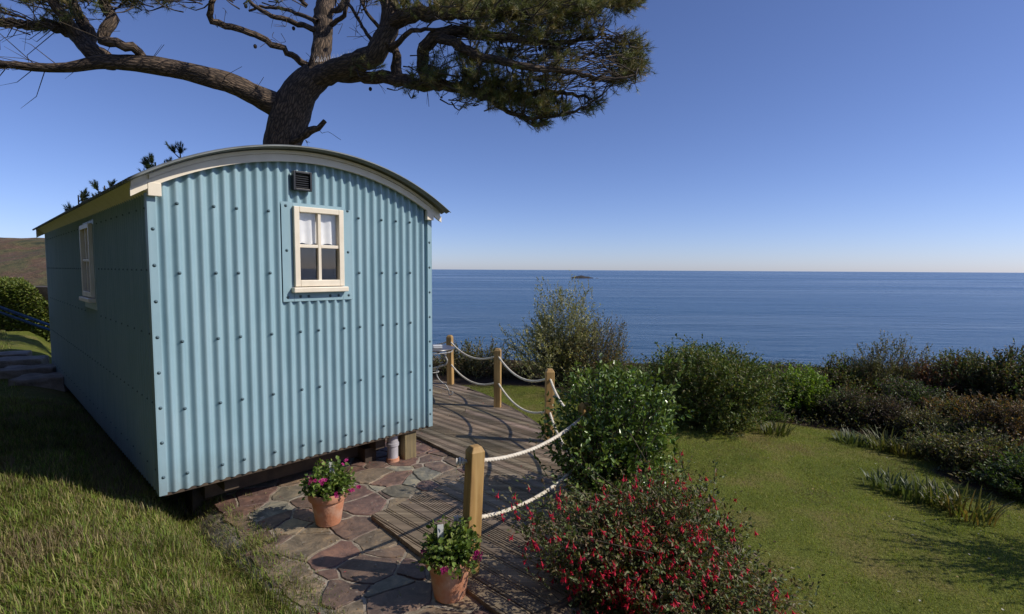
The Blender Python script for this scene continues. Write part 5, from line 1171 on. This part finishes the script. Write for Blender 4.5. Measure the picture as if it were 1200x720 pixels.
# ------------------------------------------------------------------ grass
def blades(n_, region, lnr, wd, pal, seed, lean=.8, clump=None, seg=3):
    global rng
    rng = np.random.default_rng(seed); x0, x1, y0, y1 = region[0]; x = rng.uniform(x0, x1, n_); y = rng.uniform(y0, y1, n_); k = region[1](x, y); x, y = x[k], y[k]; n_ = len(x)
    z = hgt(x, y) - .004; cl = .5 + .5 * vnoise(x, y, 5.5, 2) * .6 + .25 * vnoise(x, y, 13, 4); L = rng.uniform(lnr[0], lnr[1], n_) * (.65 + .6 * np.clip(cl, 0, 1.2)); az = rng.random(n_) * 2 * np.pi
    if clump: az = az * .8 + 3 * vnoise(x, y, 4.1, 7) + 2 * vnoise(x, y, 11, 3)
    ln_ = rng.uniform(.15, 1, n_) * lean; out = np.stack([np.cos(az), np.sin(az), 0 * az], 1); sd_ = np.stack([-np.sin(az), np.cos(az), 0 * az], 1); P = np.stack([x, y, z], 1); rows = []
    ts = {3: ((0, 1), (.45, .85), (.8, .5), (1, 0)), 1: ((0, 1), (1, 0)), 2: ((0, 1), (.55, .8), (1, 0))}[seg]
    for t, wf in ts:
        c_ = P + out * (L * ln_ * t ** 1.8)[:, None] + np.array([0, 0, 1.]) * (L * (t - .45 * ln_ * t ** 2.2))[:, None]
        if wf: rows += [c_ + sd_ * wd * wf / 2, c_ - sd_ * wd * wf / 2]
        else: rows += [c_]
    m_ = len(rows); V = np.stack(rows, 1).reshape(-1, 3); b0 = np.arange(n_)[:, None] * m_; Fs = []
    for i in range(seg - 1): Fs.append(b0 + np.array([[2 * i, 2 * i + 1, 2 * i + 3, 2 * i + 2]]))
    tri = b0 + np.array([[2 * seg - 2, 2 * seg - 1, 2 * seg]]); c = pick(pal, n_, .25) * (1 + .18 * vnoise(x, y, .9, 5) + .16 * vnoise(x, y, 2.7, 2) + .16 * vnoise(x, y, 7, 1) + .14 * vnoise(x, y, 19, 6))[:, None]
    dry = vnoise(x, y, 3.3, 9) > .55; c[dry & (rng.random(n_) < .5)] = (.22, .17, .09)
    return np_mesh('grass', V, ([np.concatenate(Fs)] if Fs else []) + [tri], tint=np.repeat(c, m_, 0))
gpal = [(.14, .20, .03), (.185, .24, .042), (.105, .155, .026), (.24, .25, .065), (.30, .25, .11), (.13, .10, .05), (.20, .16, .08)]
def left_ok(x, y):
    d = (x + 1.135) * -.71 + (y - 2.76) * -.70; e = .05 * vnoise(x, y, 5, 3) + .03 * vnoise(x, y, 17, 1)
    return (d > -.12 + e) & (y / 1.0 > -.02 + (-x - .3) * .85) & (np.abs(x) < y * 1.08 + .4)
tag(put('grass', blades(230000, ((-6.5, -.6, 1.6, 6.0), left_ok), (.025, .09), .0044, gpal, 1, clump=True), M['grass']), 'rough grass on the bank in front of the hut', 'grass', kind='stuff')
tag(put('grass', blades(90000, ((-16, -4.0, 5.5, 15.5), lambda x, y: ((x + 1.135) * -.71 + (y - 2.76) * -.70 > .9) & (x > -y * 1.1) & (x < -y * .62)), (.03, .07), .007, gpal, 2, seg=1), M['grass']), 'mown grass of the upper lawn beyond the hut', 'grass', kind='stuff')
lpal = [(.19, .24, .035), (.24, .27, .045), (.14, .185, .028), (.29, .25, .07)]
def lawn_ok(x, y):
    s = poly_sd(plat_poly, x, y); b_ = poly_sd(bed_poly, x, y); return (s > .05) & (b_ > -.04 + .03 * vnoise(x, y, 9)) & (x < y * 1.02 + .3) & (x > -y * .18)
tag(put('grass', blades(420000, ((-1.5, 8.0, 2.3, 10.6), lawn_ok), (.016, .042), .0045, lpal, 3, seg=1), M['grass']), 'mown grass of the lower lawn beside the deck', 'grass', kind='stuff')
def weed_ok(x, y):
    s = poly_sd(pave_poly, x, y); d = poly_sd(deck_poly, x, y); nn_ = vnoise(x, y, 8, 3) + .6 * vnoise(x, y, 21, 1)
    edge = (s > -.24) & (x < -.85)
    return (s < .05) & (d > .02) & (((nn_ > 1.15) & (rng.random(len(x)) < .35)) | (edge & (nn_ > .1)))
tag(put('grass', blades(60000, ((-2.9, .3, 2.4, 5.2), weed_ok), (.02, .075), .0045, gpal, 12), M['grass']), 'grass creeping over the edge and joints of the paving', 'grass', kind='stuff')
rng = np.random.default_rng(17); n_ = 900; x = rng.uniform(-2.8, .9, n_); y = rng.uniform(2.4, 7.5, n_); k = poly_sd(plat_poly, x, y) < -.03; x, y = x[k], y[k]
zz = np.where(poly_sd(deck_poly, x, y) < 0, DT + .003, .006); V, Fq = leaves_np(np.stack([x, y, zz], 1), rand_dirs(len(x)) * np.array([1, 1, .12]), rng.uniform(.008, .024, len(x)), rng.uniform(.004, .012, len(x)), .1, 1.5, .15)
tag(put('leaf_litter', np_mesh('leaf_litter', V, Fq, tint=np.repeat(pick([(.30, .20, .10), (.18, .11, .06), (.40, .33, .20), (.35, .05, .06)], len(x), .3), 6, 0)), M['leaf']), 'dry leaves and petals scattered on the paving and decking', 'leaf litter', kind='stuff')
# daisies and fallen leaves on the lower lawn
n_ = 420; x = rng.uniform(.9, 7, n_); y = rng.uniform(3.2, 8.6, n_); k = lawn_ok(x, y); x, y = x[k], y[k]; V, Fq = leaves_np(np.stack([x, y, hgt(x, y) + .028], 1), rand_dirs(len(x)) * np.array([1, 1, .15]), rng.uniform(.014, .03, len(x)), rng.uniform(.012, .02, len(x)), .1, 1.5, .15)
tag(put('leaf_litter', np_mesh('leaf_litter', V, Fq, tint=np.repeat(pick([(.22, .14, .07), (.12, .08, .04), (.45, .42, .34), (.30, .22, .08)], len(x), .3), 6, 0)), M['leaf']), 'fallen leaves scattered on the lower lawn', 'leaf litter', kind='stuff')
